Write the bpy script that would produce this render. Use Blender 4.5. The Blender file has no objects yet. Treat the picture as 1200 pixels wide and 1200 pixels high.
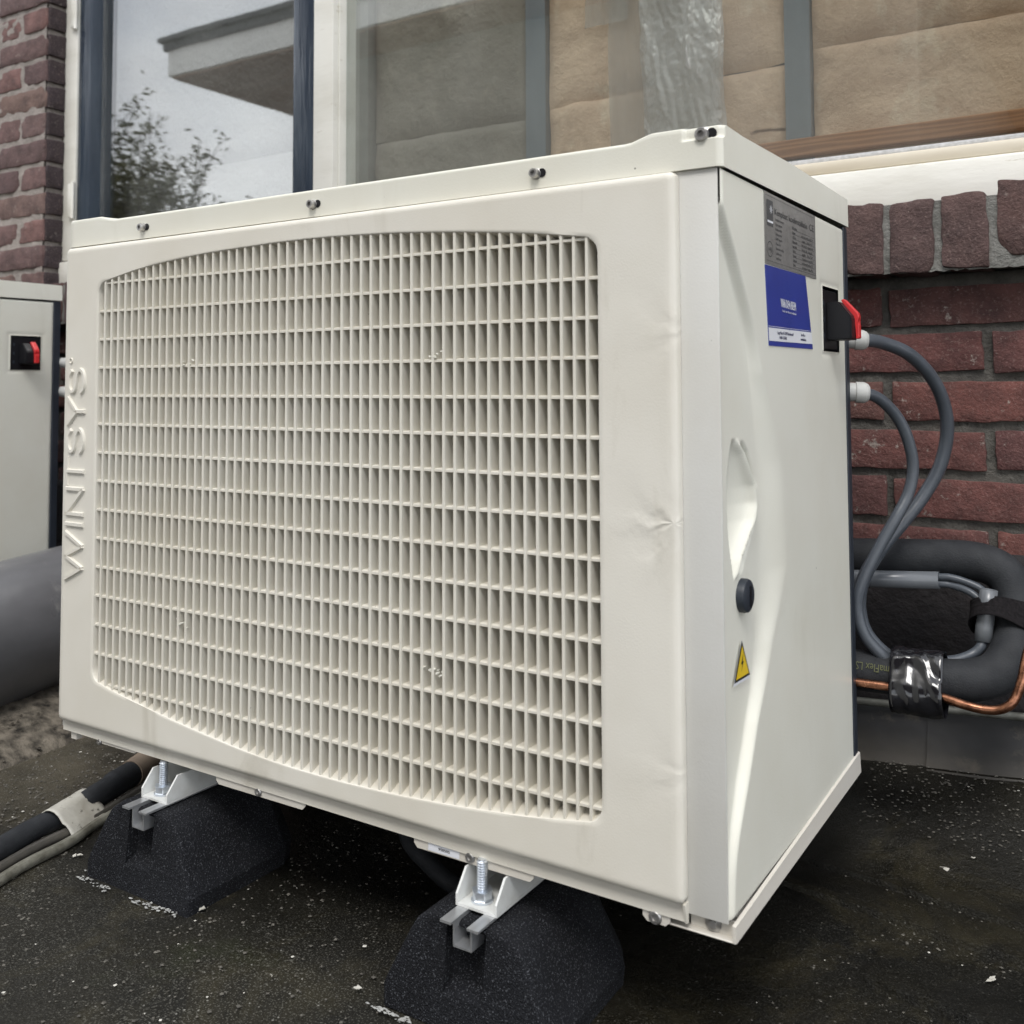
import bpy, bmesh, math, random
import numpy as np
from mathutils import Vector, Matrix, noise
random.seed(7); np.random.seed(7)
S = bpy.context.scene
COL = S.collection
R = math.radians

# ------------------------------------------------------------------ camera
cd = bpy.data.cameras.new('camera'); cam = bpy.data.objects.new('camera', cd); COL.objects.link(cam)
cd.sensor_width = 36; cd.lens = 35.01; cd.shift_y = -0.1743; cd.clip_start = .02; cd.clip_end = 500
yaw, pit, rol = -0.5639, 0.0517, -0.0043
_f = Vector((math.sin(yaw)*math.cos(pit), math.cos(yaw)*math.cos(pit), math.sin(pit)))
_r = Vector((math.cos(yaw), -math.sin(yaw), 0)); _u = _r.cross(_f)
_r2 = _r*math.cos(rol)+_u*math.sin(rol); _u2 = -_r*math.sin(rol)+_u*math.cos(rol)
M = Matrix((( _r2.x, _u2.x, -_f.x, 1.1666), (_r2.y, _u2.y, -_f.y, -.7707), (_r2.z, _u2.z, -_f.z, .5704), (0, 0, 0, 1)))
cam.matrix_world = M
S.camera = cam
cd.dof.use_dof = True; cd.dof.focus_distance = 1.12; cd.dof.aperture_fstop = 9

# ------------------------------------------------------------------ world, sun, exposure
SUN_EL, SUN_AZ = R(56), R(160)           # azimuth measured clockwise from +Y
W = bpy.data.worlds.new('World'); S.world = W; W.use_nodes = True
nt = W.node_tree; nt.nodes.clear()
def nn(t, **k):
    n = nt.nodes.new(t)
    for a, b in k.items(): setattr(n, a, b)
    return n
sky = nn('ShaderNodeTexSky', sky_type='NISHITA', sun_disc=False, sun_elevation=SUN_EL, sun_rotation=SUN_AZ)
sky.air_density = 1.0; sky.dust_density = 1.5
tc = nn('ShaderNodeTexCoord'); mp = nn('ShaderNodeMapping'); mp.inputs['Scale'].default_value = (1, 1, 2.2)
nz = nn('ShaderNodeTexNoise'); nz.inputs['Scale'].default_value = 2.1; nz.inputs['Detail'].default_value = 7; nz.inputs['Roughness'].default_value = .55
rp = nn('ShaderNodeValToRGB'); rp.color_ramp.elements[0].position = .30; rp.color_ramp.elements[0].color = (.45, .45, .45, 1)
rp.color_ramp.elements[1].position = .62; rp.color_ramp.elements[1].color = (1, 1, 1, 1)
nz2 = nn('ShaderNodeTexNoise'); nz2.inputs['Scale'].default_value = 3.3; nz2.inputs['Detail'].default_value = 6
rp2 = nn('ShaderNodeValToRGB'); rp2.color_ramp.elements[0].position = .3; rp2.color_ramp.elements[0].color = (6.2, 6.4, 6.8, 1)
rp2.color_ramp.elements[1].position = .7; rp2.color_ramp.elements[1].color = (11.4, 11.6, 11.8, 1)
mx = nn('ShaderNodeMix', data_type='RGBA'); bg = nn('ShaderNodeBackground'); wo = nn('ShaderNodeOutputWorld')
bg.inputs['Strength'].default_value = .125
L = nt.links.new
L(tc.outputs['Generated'], mp.inputs['Vector']); L(mp.outputs['Vector'], nz.inputs['Vector']); L(mp.outputs['Vector'], nz2.inputs['Vector'])
L(nz.outputs['Fac'], rp.inputs['Fac']); L(nz2.outputs['Fac'], rp2.inputs['Fac'])
L(rp.outputs['Color'], mx.inputs['Factor']); L(sky.outputs['Color'], mx.inputs['A']); L(rp2.outputs['Color'], mx.inputs['B'])
L(mx.outputs['Result'], bg.inputs['Color']); L(bg.outputs['Background'], wo.inputs['Surface'])
sl = bpy.data.lights.new('sun', 'SUN'); sl.energy = 1.05; sl.angle = R(20); sl.color = (1, .97, .93)
so = bpy.data.objects.new('sun', sl); COL.objects.link(so)
sd = Vector((math.sin(SUN_AZ)*math.cos(SUN_EL), math.cos(SUN_AZ)*math.cos(SUN_EL), math.sin(SUN_EL)))
so.rotation_euler = sd.to_track_quat('Z', 'Y').to_euler(); so.location = sd*20
vs = S.view_settings; vs.view_transform = 'Standard'; vs.look = 'None'; vs.gamma = 1; vs.use_curve_mapping = False
vs.exposure = 0.87

# ------------------------------------------------------------------ materials
def srgb(r, g, b):
    f = lambda c: (c/255/12.92) if c/255 <= .04045 else ((c/255+.055)/1.055)**2.4
    return (f(r), f(g), f(b), 1)
class NT:
    def __init__(s, name):
        s.m = bpy.data.materials.new(name); s.m.use_nodes = True; s.t = s.m.node_tree
        s.b = s.t.nodes['Principled BSDF']; s.o = s.t.nodes['Material Output']
        s.tc = s.t.nodes.new('ShaderNodeTexCoord')
    def n(s, t, **k):
        x = s.t.nodes.new(t)
        for a, b in k.items(): setattr(x, a, b)
        return x
    def l(s, a, b): s.t.links.new(a, b)
    def noise(s, scale, detail=4, rough=.5, stretch=None, dist=0, vec=None):
        x = s.n('ShaderNodeTexNoise'); x.inputs['Scale'].default_value = scale; x.inputs['Detail'].default_value = detail
        x.inputs['Roughness'].default_value = rough; x.inputs['Distortion'].default_value = dist
        v = vec or s.tc.outputs['Object']
        if stretch:
            m = s.n('ShaderNodeMapping'); m.inputs['Scale'].default_value = stretch; s.l(v, m.inputs['Vector']); v = m.outputs['Vector']
        s.l(v, x.inputs['Vector']); return x.outputs['Fac']
    def voro(s, scale, feature='F1', vec=None):
        x = s.n('ShaderNodeTexVoronoi', feature=feature); x.inputs['Scale'].default_value = scale
        s.l(vec or s.tc.outputs['Object'], x.inputs['Vector']); return x
    def ramp(s, fac, a, b, ca=(0, 0, 0, 1), cb=(1, 1, 1, 1)):
        x = s.n('ShaderNodeValToRGB'); e = x.color_ramp.elements
        e[0].position, e[1].position, e[0].color, e[1].color = a, b, ca, cb
        s.l(fac, x.inputs['Fac']); return x.outputs['Color']
    def mix(s, fac, a, b, blend='MIX'):
        x = s.n('ShaderNodeMix', data_type='RGBA', blend_type=blend)
        for i, v in (('Factor', fac), ('A', a), ('B', b)):
            if hasattr(v, 'links'): s.l(v, x.inputs[i])
            else: x.inputs[i].default_value = v
        return x.outputs['Result']
    def math(s, op, a, b=None):
        x = s.n('ShaderNodeMath', operation=op)
        for i, v in ((0, a), (1, b)):
            if v is None: continue
            if hasattr(v, 'links'): s.l(v, x.inputs[i])
            else: x.inputs[i].default_value = v
        return x.outputs[0]
    def bump(s, h, dist=.001, strength=1):
        x = s.n('ShaderNodeBump'); x.inputs['Distance'].default_value = dist; x.inputs['Strength'].default_value = strength
        s.l(h, x.inputs['Height'])
        if s.b.inputs['Normal'].links: s.l(s.b.inputs['Normal'].links[0].from_socket, x.inputs['Normal'])
        s.l(x.outputs['Normal'], s.b.inputs['Normal'])
    def col(s, c):
        if hasattr(c, 'links'): s.l(c, s.b.inputs['Base Color'])
        else: s.b.inputs['Base Color'].default_value = c
    def set(s, rough=None, metal=None, spec=None):
        if rough is not None:
            if hasattr(rough, 'links'): s.l(rough, s.b.inputs['Roughness'])
            else: s.b.inputs['Roughness'].default_value = rough
        if metal is not None: s.b.inputs['Metallic'].default_value = metal
        if spec is not None: s.b.inputs['Specular IOR Level'].default_value = spec

def simple(name, c1, c2=None, rough=.5, metal=0, nscale=20, bscale=None, bdist=.0005, spec=.5, detail=4, stretch=None):
    m = NT(name); c2 = c2 or tuple(x*.85 for x in c1[:3])+(1,)
    m.col(m.mix(m.ramp(m.noise(nscale, detail, .55, stretch), .35, .68), c1, c2)); m.set(rough, metal, spec)
    if bscale: m.bump(m.noise(bscale, 3, .6), bdist)
    return m.m

def cream_mat(name, c, wavy, speck_scale=55, grime=.25, rough=.42, stress=False):
    m = NT(name)
    c2 = (c[0]*.90, c[1]*.88, c[2]*.84, 1)
    base = m.mix(m.ramp(m.noise(3.2, 5, .6), .40, .72), c, c2)
    # faint smudges and hairline scuffs
    sm = m.ramp(m.noise(9, 6, .62, (1, 1, .35), 1.2), .58, .74)
    base = m.mix(m.math('MULTIPLY', sm, grime), base, (c[0]*.60, c[1]*.57, c[2]*.50, 1))
    v = m.voro(speck_scale); thr = m.ramp(v.outputs['Distance'], .035, .055, (1, 1, 1, 1), (0, 0, 0, 1))
    sel = m.ramp(m.noise(16, 2), .60, .63)
    base = m.mix(m.math('MULTIPLY', thr, m.math('MULTIPLY', sel, .8)), base, (.03, .028, .022, 1))
    m.col(base); m.set(m.math('ADD', m.math('MULTIPLY', m.noise(7, 4), .25), rough-.12), 0, .42)
    m.bump(m.noise(520, 2), .00012)
    if wavy: m.bump(m.noise(7.5, 2, .4, (1, 1, .6), .8), wavy)
    if stress:
        sx = m.n('ShaderNodeSeparateXYZ'); m.l(m.tc.outputs['Object'], sx.inputs[0]); tot = None
        for cx, cz, amp, ln in ((.8365, .4490, 1.0, .034), (.850, .250, .35, .06), (.850, .615, .35, .06)):
            dx = m.math('SUBTRACT', cx, sx.outputs['X']); dz = m.math('SUBTRACT', sx.outputs['Z'], cz)
            dz = m.math('ADD', dz, m.math('MULTIPLY', m.math('SUBTRACT', m.noise(26, 3), .5), .05))
            r2 = m.math('ADD', m.math('MULTIPLY', dx, dx), m.math('MULTIPLY', dz, dz)); rr = m.math('SQRT', r2)
            an = m.math('ARCTAN2', dz, m.math('ABSOLUTE', dx)); w = m.math('SINE', m.math('ADD', m.math('MULTIPLY', an, 6.5), 1.2))
            fall = m.math('POWER', 2.718, m.math('MULTIPLY', rr, -1/ln)); near = m.math('MINIMUM', m.math('MULTIPLY', rr, 45), 1.0)
            q = m.math('MULTIPLY', m.math('MULTIPLY', w, fall), m.math('MULTIPLY', near, amp)); tot = q if tot is None else m.math('ADD', tot, q)
        m.bump(tot, .0007)
    return m.m
CREAM = (.70, .672, .598, 1)
m_cover = cream_mat('cream_moulded_plastic', CREAM, .0030, grime=.42, stress=True)
m_grille = cream_mat('cream_grille_plastic', (.69, .662, .585, 1), 0, 70, .12)
m_lid = cream_mat('cream_lid_plastic', (.725, .715, .635, 1), .0015, 45, .22)
m_side = cream_mat('cream_side_plastic', (.715, .707, .628, 1), 0, 40, .16)
m_post = cream_mat('pale_grey_coated_sheet_metal', (.59, .583, .548, 1), .0006, 60, .10, .5)
m_tray = cream_mat('base_tray_coated_metal', (.64, .61, .55, 1), 0, 60, .3)
m_back = simple('dark_navy_plastic', (.012, .017, .026, 1), (.02, .026, .036, 1), .5)
m_coil = simple('coil_guard_brown', (.06, .055, .044, 1), (.035, .032, .026, 1), .7, nscale=60)
m_steel = simple('zinc_plated_steel', (.78, .82, .87, 1), (.60, .64, .69, 1), .30, .85, 90, 200, .0002)
m_screw = simple('stainless_screw', (.50, .49, .47, 1), (.30, .29, .28, 1), .38, .8, 160)
m_black = simple('black_plastic', (.007, .007, .009, 1), (.011, .011, .013, 1), .42, spec=.3)
m_red = simple('red_switch_plastic', (.62, .028, .03, 1), (.48, .02, .022, 1), .38)
m_plate = simple('silver_plate_sticker', (.27, .265, .255, 1), (.22, .215, .205, 1), .42, .35, 30, 60, .0008)
m_blue = simple('blue_sticker', (.030, .050, .285, 1), (.026, .042, .25, 1), .38, nscale=30)
m_white = simple('white_print', (.72, .73, .76, 1), (.66, .67, .70, 1), .5)
m_print = simple('dark_print', (.06, .06, .062, 1), (.085, .085, .085, 1), .6)
m_navyprint = simple('navy_print', (.025, .03, .10, 1), None, .5)
m_faint = simple('faint_blue_print', (.045, .07, .33, 1), None, .5)
m_yellow = simple('yellow_sticker', (.72, .50, .015, 1), (.66, .45, .012, 1), .45)
m_olive = simple('olive_print', (.12, .125, .045, 1), (.085, .09, .04, 1), .7)
m_alu = simple('raw_aluminium', (.66, .67, .68, 1), (.52, .53, .54, 1), .36, .78, 120, stretch=(1, .05, 1))
m_bracket = simple('white_powder_coat', (.70, .71, .69, 1), (.56, .56, .53, 1), .4, nscale=35, bscale=400, bdist=.0001)
m_cable = simple('grey_cable_sheath', (.068, .078, .092, 1), (.055, .063, .075, 1), .36, nscale=40, bscale=160, bdist=.0002)
m_conduit = simple('grey_pvc_conduit', (.14, .15, .16, 1), (.11, .118, .13, 1), .26, nscale=30)
m_gland = simple('grey_nylon_gland', (.50, .50, .48, 1), (.42, .42, .40, 1), .5)
m_insul = simple('black_foam_insulation', (.014, .0155, .0185, 1), (.023, .025, .028, 1), .72, nscale=60, bscale=500, bdist=.0005, spec=.4)
m_strap = simple('black_hook_and_loop_fabric', (.010, .0095, .010, 1), (.018, .016, .017, 1), .9, nscale=300, bscale=900, bdist=.0003, spec=.05)
m_galv = simple('weathered_galvanised_steel', (.20, .20, .18, 1), (.10, .10, .085, 1), .5, .5, 60)
m_room = simple('dim_plaster', (.20, .19, .18, 1), (.15, .145, .14, 1), .9)
m_putty = simple('grey_glazing_sealant', (.50, .50, .50, 1), (.36, .36, .36, 1), .7, nscale=140, bscale=300, bdist=.0012)

m = NT('black_electrical_tape'); m.col((.008, .008, .010, 1)); m.set(.13, 0, .7)
m.bump(m.noise(20, 1.5, .45, (1.3, 1, .7), 1.4), .005); m_tape = m.m

m = NT('copper_tube'); m.col(m.mix(m.ramp(m.noise(75, 6, .7), .38, .62), (.50, .235, .14, 1), (.17, .075, .045, 1)))
m.set(m.math('ADD', m.math('MULTIPLY', m.noise(40, 3), .3), .14), 1); m_copper = m.m

# rubber crumb foot
m = NT('recycled_rubber_crumb')
v = m.voro(420); c = m.mix(m.ramp(m.noise(14, 4), .4, .7), (.0052, .0056, .0076, 1), (.0105, .0114, .0145, 1))
c = m.mix(m.ramp(m.noise(640, 1, .7), .60, .70), c, (.085, .09, .10, 1))
m.col(c); m.set(.8, 0, .25); m.bump(m.noise(560, 2, .6), .0030); m.bump(m.noise(250, 3, .7), .0012); m_rubber = m.m

# brick: every brick draws its own tone
def brick_mat(name, cols, pale, rough=.86):
    m = NT(name); oi = m.n('ShaderNodeObjectInfo')
    vm = m.n('ShaderNodeVectorMath', operation='ADD'); m.l(m.tc.outputs['Object'], vm.inputs[0])
    sc = m.n('ShaderNodeVectorMath', operation='SCALE'); cb = m.n('ShaderNodeCombineXYZ')
    for i in range(3): m.l(oi.outputs['Random'], cb.inputs[i])
    m.l(cb.outputs[0], sc.inputs[0]); sc.inputs['Scale'].default_value = 37; m.l(sc.outputs[0], vm.inputs[1]); vec = vm.outputs[0]
    rp = m.n('ShaderNodeValToRGB'); e = rp.color_ramp.elements
    e[0].position, e[0].color = 0, cols[0]; e[1].position, e[1].color = 1, cols[-1]
    for i, cc in enumerate(cols[1:-1]): el = e.new((i+1)/(len(cols)-1)); el.color = cc
    m.l(oi.outputs['Random'], rp.inputs['Fac'])
    c = m.mix(m.ramp(m.noise(26, 6, .65, vec=vec), .36, .68), rp.outputs['Color'], m.mix(.6, rp.outputs['Color'], (.028, .02, .02, 1)))
    c = m.mix(m.math('MULTIPLY', m.ramp(m.noise(300, 2, .6, vec=vec), .55, .8), .45), c, (.30, .22, .19, 1))
    c = m.mix(m.math('MULTIPLY', m.ramp(m.noise(48, 5, .7, vec=vec), .62, .70), pale), c, (.36, .32, .28, 1))
    m.col(c); m.set(rough, 0, .3); m.bump(m.noise(240, 4, .7, vec=vec), .0022); m.bump(m.noise(40, 4, .6, vec=vec), .004)
    return m.m
m_brick = brick_mat('red_brick', [(.150, .062, .056, 1), (.175, .070, .058, 1), (.125, .058, .055, 1), (.165, .080, .064, 1)], .85)
m_sillbrick = brick_mat('brown_purple_sill_brick', [(.100, .066, .062, 1), (.120, .074, .067, 1), (.130, .073, .063, 1)], .25)
m_pierbrick = brick_mat('weathered_purple_brown_brick', [(.17, .105, .095, 1), (.12, .075, .075, 1), (.19, .125, .105, 1), (.145, .095, .092, 1), (.20, .11, .10, 1)], .45)
m_revealshade = brick_mat('reveal_shade_brick', [(.040, .030, .033, 1), (.055, .040, .044, 1), (.045, .034, .038, 1)], .35)  # brick tone darkened to carry the shade of the reveal
def mortar_mat(name, a, b):
    m = NT(name); m.col(m.mix(m.ramp(m.noise(30, 6, .7), .35, .68), a, b)); m.set(.92, 0, .2)
    m.bump(m.noise(160, 5, .7), .004); m.bump(m.noise(28, 4, .6), .006); return m.m
m_mortar = mortar_mat('grey_mortar', (.135, .127, .112, 1), (.070, .066, .060, 1))
m_sillmortar = mortar_mat('pale_sill_mortar', (.25, .245, .225, 1), (.14, .138, .125, 1))
m_piermortar = mortar_mat('light_pier_mortar', (.34, .305, .28, 1), (.24, .215, .195, 1))

m = NT('cream_white_window_paint')
c = m.mix(m.ramp(m.noise(6, 6, .65, (.35, 1, 1.6)), .45, .72), (.74, .725, .665, 1), (.60, .58, .51, 1))
c = m.mix(m.math('MULTIPLY', m.ramp(m.noise(34, 6, .75, (.5, 1, 2)), .62, .68), .55), c, (.42, .37, .28, 1))
m.col(c); m.set(.42); m.bump(m.noise(70, 4, .6, (.5, 1, 1.5)), .0005); m_paint = m.m
m_bead = simple('yellowed_cream_bead_paint', (.62, .565, .46, 1), (.52, .455, .35, 1), .45, nscale=12, stretch=(.3, 1, 2))
m = NT('dark_blue_gloss_paint'); m.col(m.mix(m.ramp(m.noise(9, 5, .6, (1, 1, .25)), .40, .70), (.018, .028, .046, 1), (.045, .062, .085, 1)))
m.set(.22, 0, .6); m.bump(m.noise(40, 4, .5, (1.5, 1, .12)), .003); m_navy = m.m

m = NT('window_glass')
tr = m.n('ShaderNodeBsdfTransparent'); tr.inputs[0].default_value = (.94, .96, .95, 1)
gl = m.n('ShaderNodeBsdfGlossy'); gl.inputs['Roughness'].default_value = .012
fr = m.n('ShaderNodeLayerWeight'); fr.inputs['Blend'].default_value = .5
fz = m.math('ADD', m.math('MULTIPLY', m.math('POWER', fr.outputs['Facing'], 5.0), .79), .20)
ms = m.n('ShaderNodeMixShader')
bm_ = m.n('ShaderNodeBump'); bm_.inputs['Distance'].default_value = .00012
m.l(m.noise(5, 2), bm_.inputs['Height']); m.l(bm_.outputs[0], gl.inputs['Normal'])
dd = m.n('ShaderNodeBsdfDiffuse'); dd.inputs[0].default_value = (.62, .61, .58, 1)
m.l(fz, ms.inputs[0]); m.l(tr.outputs[0], ms.inputs[1]); m.l(gl.outputs[0], ms.inputs[2])
ms2 = m.n('ShaderNodeMixShader')     # a film of dust with runs in it
m.l(m.math('MULTIPLY', m.ramp(m.noise(3.2, 2, .5, (1.6, 1, .5)), .45, .8), .05), ms2.inputs[0]); m.l(ms.outputs[0], ms2.inputs[1]); m.l(dd.outputs[0], ms2.inputs[2])
m.l(ms2.outputs[0], m.o.inputs['Surface']); m_glass = m.m

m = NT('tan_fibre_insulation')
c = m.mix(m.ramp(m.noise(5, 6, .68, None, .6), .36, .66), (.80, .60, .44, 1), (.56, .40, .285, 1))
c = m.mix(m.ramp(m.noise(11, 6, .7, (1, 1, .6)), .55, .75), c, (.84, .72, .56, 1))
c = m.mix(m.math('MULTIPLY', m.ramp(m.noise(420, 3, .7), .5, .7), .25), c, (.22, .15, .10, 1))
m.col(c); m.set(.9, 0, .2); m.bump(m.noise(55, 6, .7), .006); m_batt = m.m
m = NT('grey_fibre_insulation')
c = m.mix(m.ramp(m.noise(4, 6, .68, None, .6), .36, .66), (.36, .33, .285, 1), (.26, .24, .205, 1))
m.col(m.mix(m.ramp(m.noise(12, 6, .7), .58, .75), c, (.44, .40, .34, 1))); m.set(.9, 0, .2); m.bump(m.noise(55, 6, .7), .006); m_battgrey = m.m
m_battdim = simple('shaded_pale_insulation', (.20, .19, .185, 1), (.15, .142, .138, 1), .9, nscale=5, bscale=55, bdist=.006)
m_stud = simple('galvanised_stud', (.24, .27, .29, 1), (.19, .215, .235, 1), .5, .35, 14, stretch=(1, 1, .2))

m = NT('pine_wood')
w = m.n('ShaderNodeTexWave', wave_type='BANDS', bands_direction='Z'); w.inputs['Scale'].default_value = 42; w.inputs['Distortion'].default_value = 9
w.inputs['Detail'].default_value = 3; w.inputs['Detail Scale'].default_value = 1.1
mpv = m.n('ShaderNodeMapping'); mpv.inputs['Scale'].default_value = (.09, 1, 1); m.l(m.tc.outputs['Object'], mpv.inputs['Vector']); m.l(mpv.outputs[0], w.inputs['Vector'])
m.col(m.mix(w.outputs['Fac'], (.42, .21, .10, 1), (.27, .12, .055, 1))); m.set(.6); m_pine = m.m

m = NT('clear_plastic_film')
tr = m.n('ShaderNodeBsdfTransparent'); tr.inputs[0].default_value = (.93, .93, .92, 1)
gl = m.n('ShaderNodeBsdfGlossy'); gl.inputs['Roughness'].default_value = .36; gl.inputs[0].default_value = (.9, .9, .9, 1)
df = m.n('ShaderNodeBsdfDiffuse'); df.inputs[0].default_value = (.74, .715, .69, 1)
a = m.n('ShaderNodeMixShader'); b = m.n('ShaderNodeMixShader'); a.inputs[0].default_value = .26; b.inputs[0].default_value = .50
m.l(df.outputs[0], a.inputs[1]); m.l(gl.outputs[0], a.inputs[2]); m.l(tr.outputs[0], b.inputs[1]); m.l(a.outputs[0], b.inputs[2])
m.l(b.outputs[0], m.o.inputs['Surface']); m_film = m.m
m = NT('thin_clear_sheet')
tr = m.n('ShaderNodeBsdfTransparent'); tr.inputs[0].default_value = (.95, .95, .94, 1)
df = m.n('ShaderNodeBsdfDiffuse'); df.inputs[0].default_value = (.6, .58, .55, 1)
b = m.n('ShaderNodeMixShader'); b.inputs[0].default_value = .36
m.l(tr.outputs[0], b.inputs[1]); m.l(df.outputs[0], b.inputs[2]); m.l(b.outputs[0], m.o.inputs['Surface']); m_sheet = m.m

def ground_mat():
    m = NT('wet_bitumen_roofing')
    base = m.mix(m.ramp(m.noise(2.2, 6, .62), .38, .64), (.0060, .0058, .0048, 1), (.0150, .0132, .0085, 1))
    base = m.mix(m.ramp(m.noise(6.5, 6, .7, None, .5), .52, .70), base, (.031, .0265, .0145, 1))           # algae and silt
    moss = m.ramp(m.noise(4.1, 5, .65), .62, .74); base = m.mix(m.math('MULTIPLY', moss, .6), base, (.021, .024, .009, 1))
    # silt washed up along the left hand side
    sx = m.n('ShaderNodeSeparateXYZ'); m.l(m.tc.outputs['Object'], sx.inputs[0])
    g = m.math('MULTIPLY', m.ramp(m.math('SUBTRACT', m.math('ADD', sx.outputs['X'], .62), m.math('MULTIPLY', sx.outputs['Y'], .75)), .14, .64, (1, 1, 1, 1), (0, 0, 0, 1)), m.ramp(m.noise(5, 6, .7), .36, .62))
    base = m.mix(m.math('MULTIPLY', g, .8), base, (.13, .112, .080, 1))
    grit = m.ramp(m.noise(520, 1, .6), .57, .66); dens = m.math('MULTIPLY', m.ramp(m.noise(3.4, 5, .6), .36, .66), m.ramp(sx.outputs['X'], .55, 1.0, (1, 1, 1, 1), (.40, .40, .40, 1)))
    base = m.mix(m.math('MULTIPLY', grit, m.math('MULTIPLY', dens, .55)), base, (.17, .165, .14, 1))
    v = m.voro(150); sp = m.ramp(v.outputs['Distance'], .12, .20, (1, 1, 1, 1), (0, 0, 0, 1)); sel = m.ramp(m.noise(90, 2), .54, .60)
    base = m.mix(m.math('MULTIPLY', m.math('MULTIPLY', sp, sel), m.math('MULTIPLY', dens, .6)), base, (.40, .39, .35, 1))
    m.col(base); m.set(m.ramp(m.noise(3.0, 5, .6), .36, .62, (.16, .16, .16, 1), (.66, .66, .66, 1)), 0, .27)
    m.bump(m.noise(330, 4, .75), .0014); m.bump(m.noise(38, 5, .65), .0028)
    return m.m
m_ground = ground_mat()
m_tarsheet = simple('dark_bitumen_overlap', (.016, .015, .013, 1), (.030, .027, .020, 1), .6, nscale=9, bscale=330, bdist=.002, spec=.3, detail=6)
m_rubble = simple('dirty_concrete_rubble', (.20, .175, .14, 1), (.022, .02, .017, 1), .9, nscale=46, bscale=120, bdist=.003, spec=.2, detail=7)
m = NT('weathered_lead'); c = m.mix(m.ramp(m.noise(5, 6, .65, (1, 1, 2)), .36, .66), (.032, .032, .034, 1), (.017, .0165, .016, 1))
c = m.mix(m.ramp(m.noise(14, 6, .7), .56, .74), c, (.115, .098, .075, 1)); sx = m.n('ShaderNodeSeparateXYZ'); m.l(m.tc.outputs['Object'], sx.inputs[0])
mud = m.math('MULTIPLY', m.ramp(m.math('ADD', sx.outputs['Z'], m.math('MULTIPLY', m.noise(11, 5, .7), -.06)), .03, .085, (1, 1, 1, 1), (0, 0, 0, 1)), .8)
c = m.mix(mud, c, (.070, .060, .046, 1)); m.col(c); m.set(.62, .05); m.bump(m.noise(9, 3), .004); m_lead = m.m
m_blackband = simple('black_wall_band', (.010, .008, .009, 1), (.018, .014, .014, 1), .8, nscale=18, bscale=80, bdist=.003)
m = NT('grey_duct_membrane'); c = m.mix(m.ramp(m.noise(7, 5, .6, (1, .4, 1)), .36, .68), (.155, .155, .162, 1), (.105, .106, .110, 1))
m.col(m.mix(m.ramp(m.noise(20, 6, .7), .60, .76), c, (.22, .215, .21, 1))); m.set(m.ramp(m.noise(9, 4), .3, .7, (.27, .27, .27, 1), (.48, .48, .48, 1)), 0, .5); m.bump(m.noise(12, 3), .002); m_duct = m.m
m = NT('dirty_white_pvc'); c = m.mix(m.ramp(m.noise(18, 5, .65), .40, .7), (.50, .485, .43, 1), (.33, .31, .26, 1))
m.col(m.mix(m.ramp(m.noise(60, 5, .75), .60, .68), c, (.05, .045, .035, 1))); m.set(.5); m_dirty = m.m
m = NT('dull_dark_pipe'); c = m.mix(m.ramp(m.noise(22, 5, .65), .40, .7), (.085, .078, .065, 1), (.05, .047, .042, 1)); m.col(c); m.set(.5); m_dull = m.m
m = NT('grey_green_old_pipe'); c = m.mix(m.ramp(m.noise(30, 6, .7), .42, .68), (.20, .195, .16, 1), (.075, .07, .052, 1)); m.col(c); m.set(.6); m_oldpipe = m.m
m_rust = simple('beige_foam_collar', (.30, .235, .175, 1), (.20, .15, .11, 1), .8, nscale=20)
m_chip = simple('white_paint_chip', (.68, .66, .60, 1), (.5, .48, .42, 1), .7)
m_grit = simple('roof_grit', (.13, .12, .10, 1), (.06, .056, .048, 1), .85, nscale=200)
m_fascia = simple('white_fascia_boards', (.80, .78, .74, 1), (.70, .68, .64, 1), .6, nscale=3)
m_soffit = simple('brown_soffit_boards', (.42, .27, .19, 1), (.33, .205, .14, 1), .7, nscale=3, stretch=(.2, 3, 1))
m_trim = simple('black_roof_trim', (.02, .02, .022, 1), None, .5)
m_render = simple('grey_brown_render', (.30, .27, .235, 1), (.25, .22, .19, 1), .9, nscale=2)
m_leaf = simple('olive_leaves', (.15, .155, .075, 1), (.22, .21, .11, 1), .6, nscale=9)
m_bark = simple('grey_bark', (.10, .085, .065, 1), (.06, .05, .04, 1), .9, nscale=25)

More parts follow.
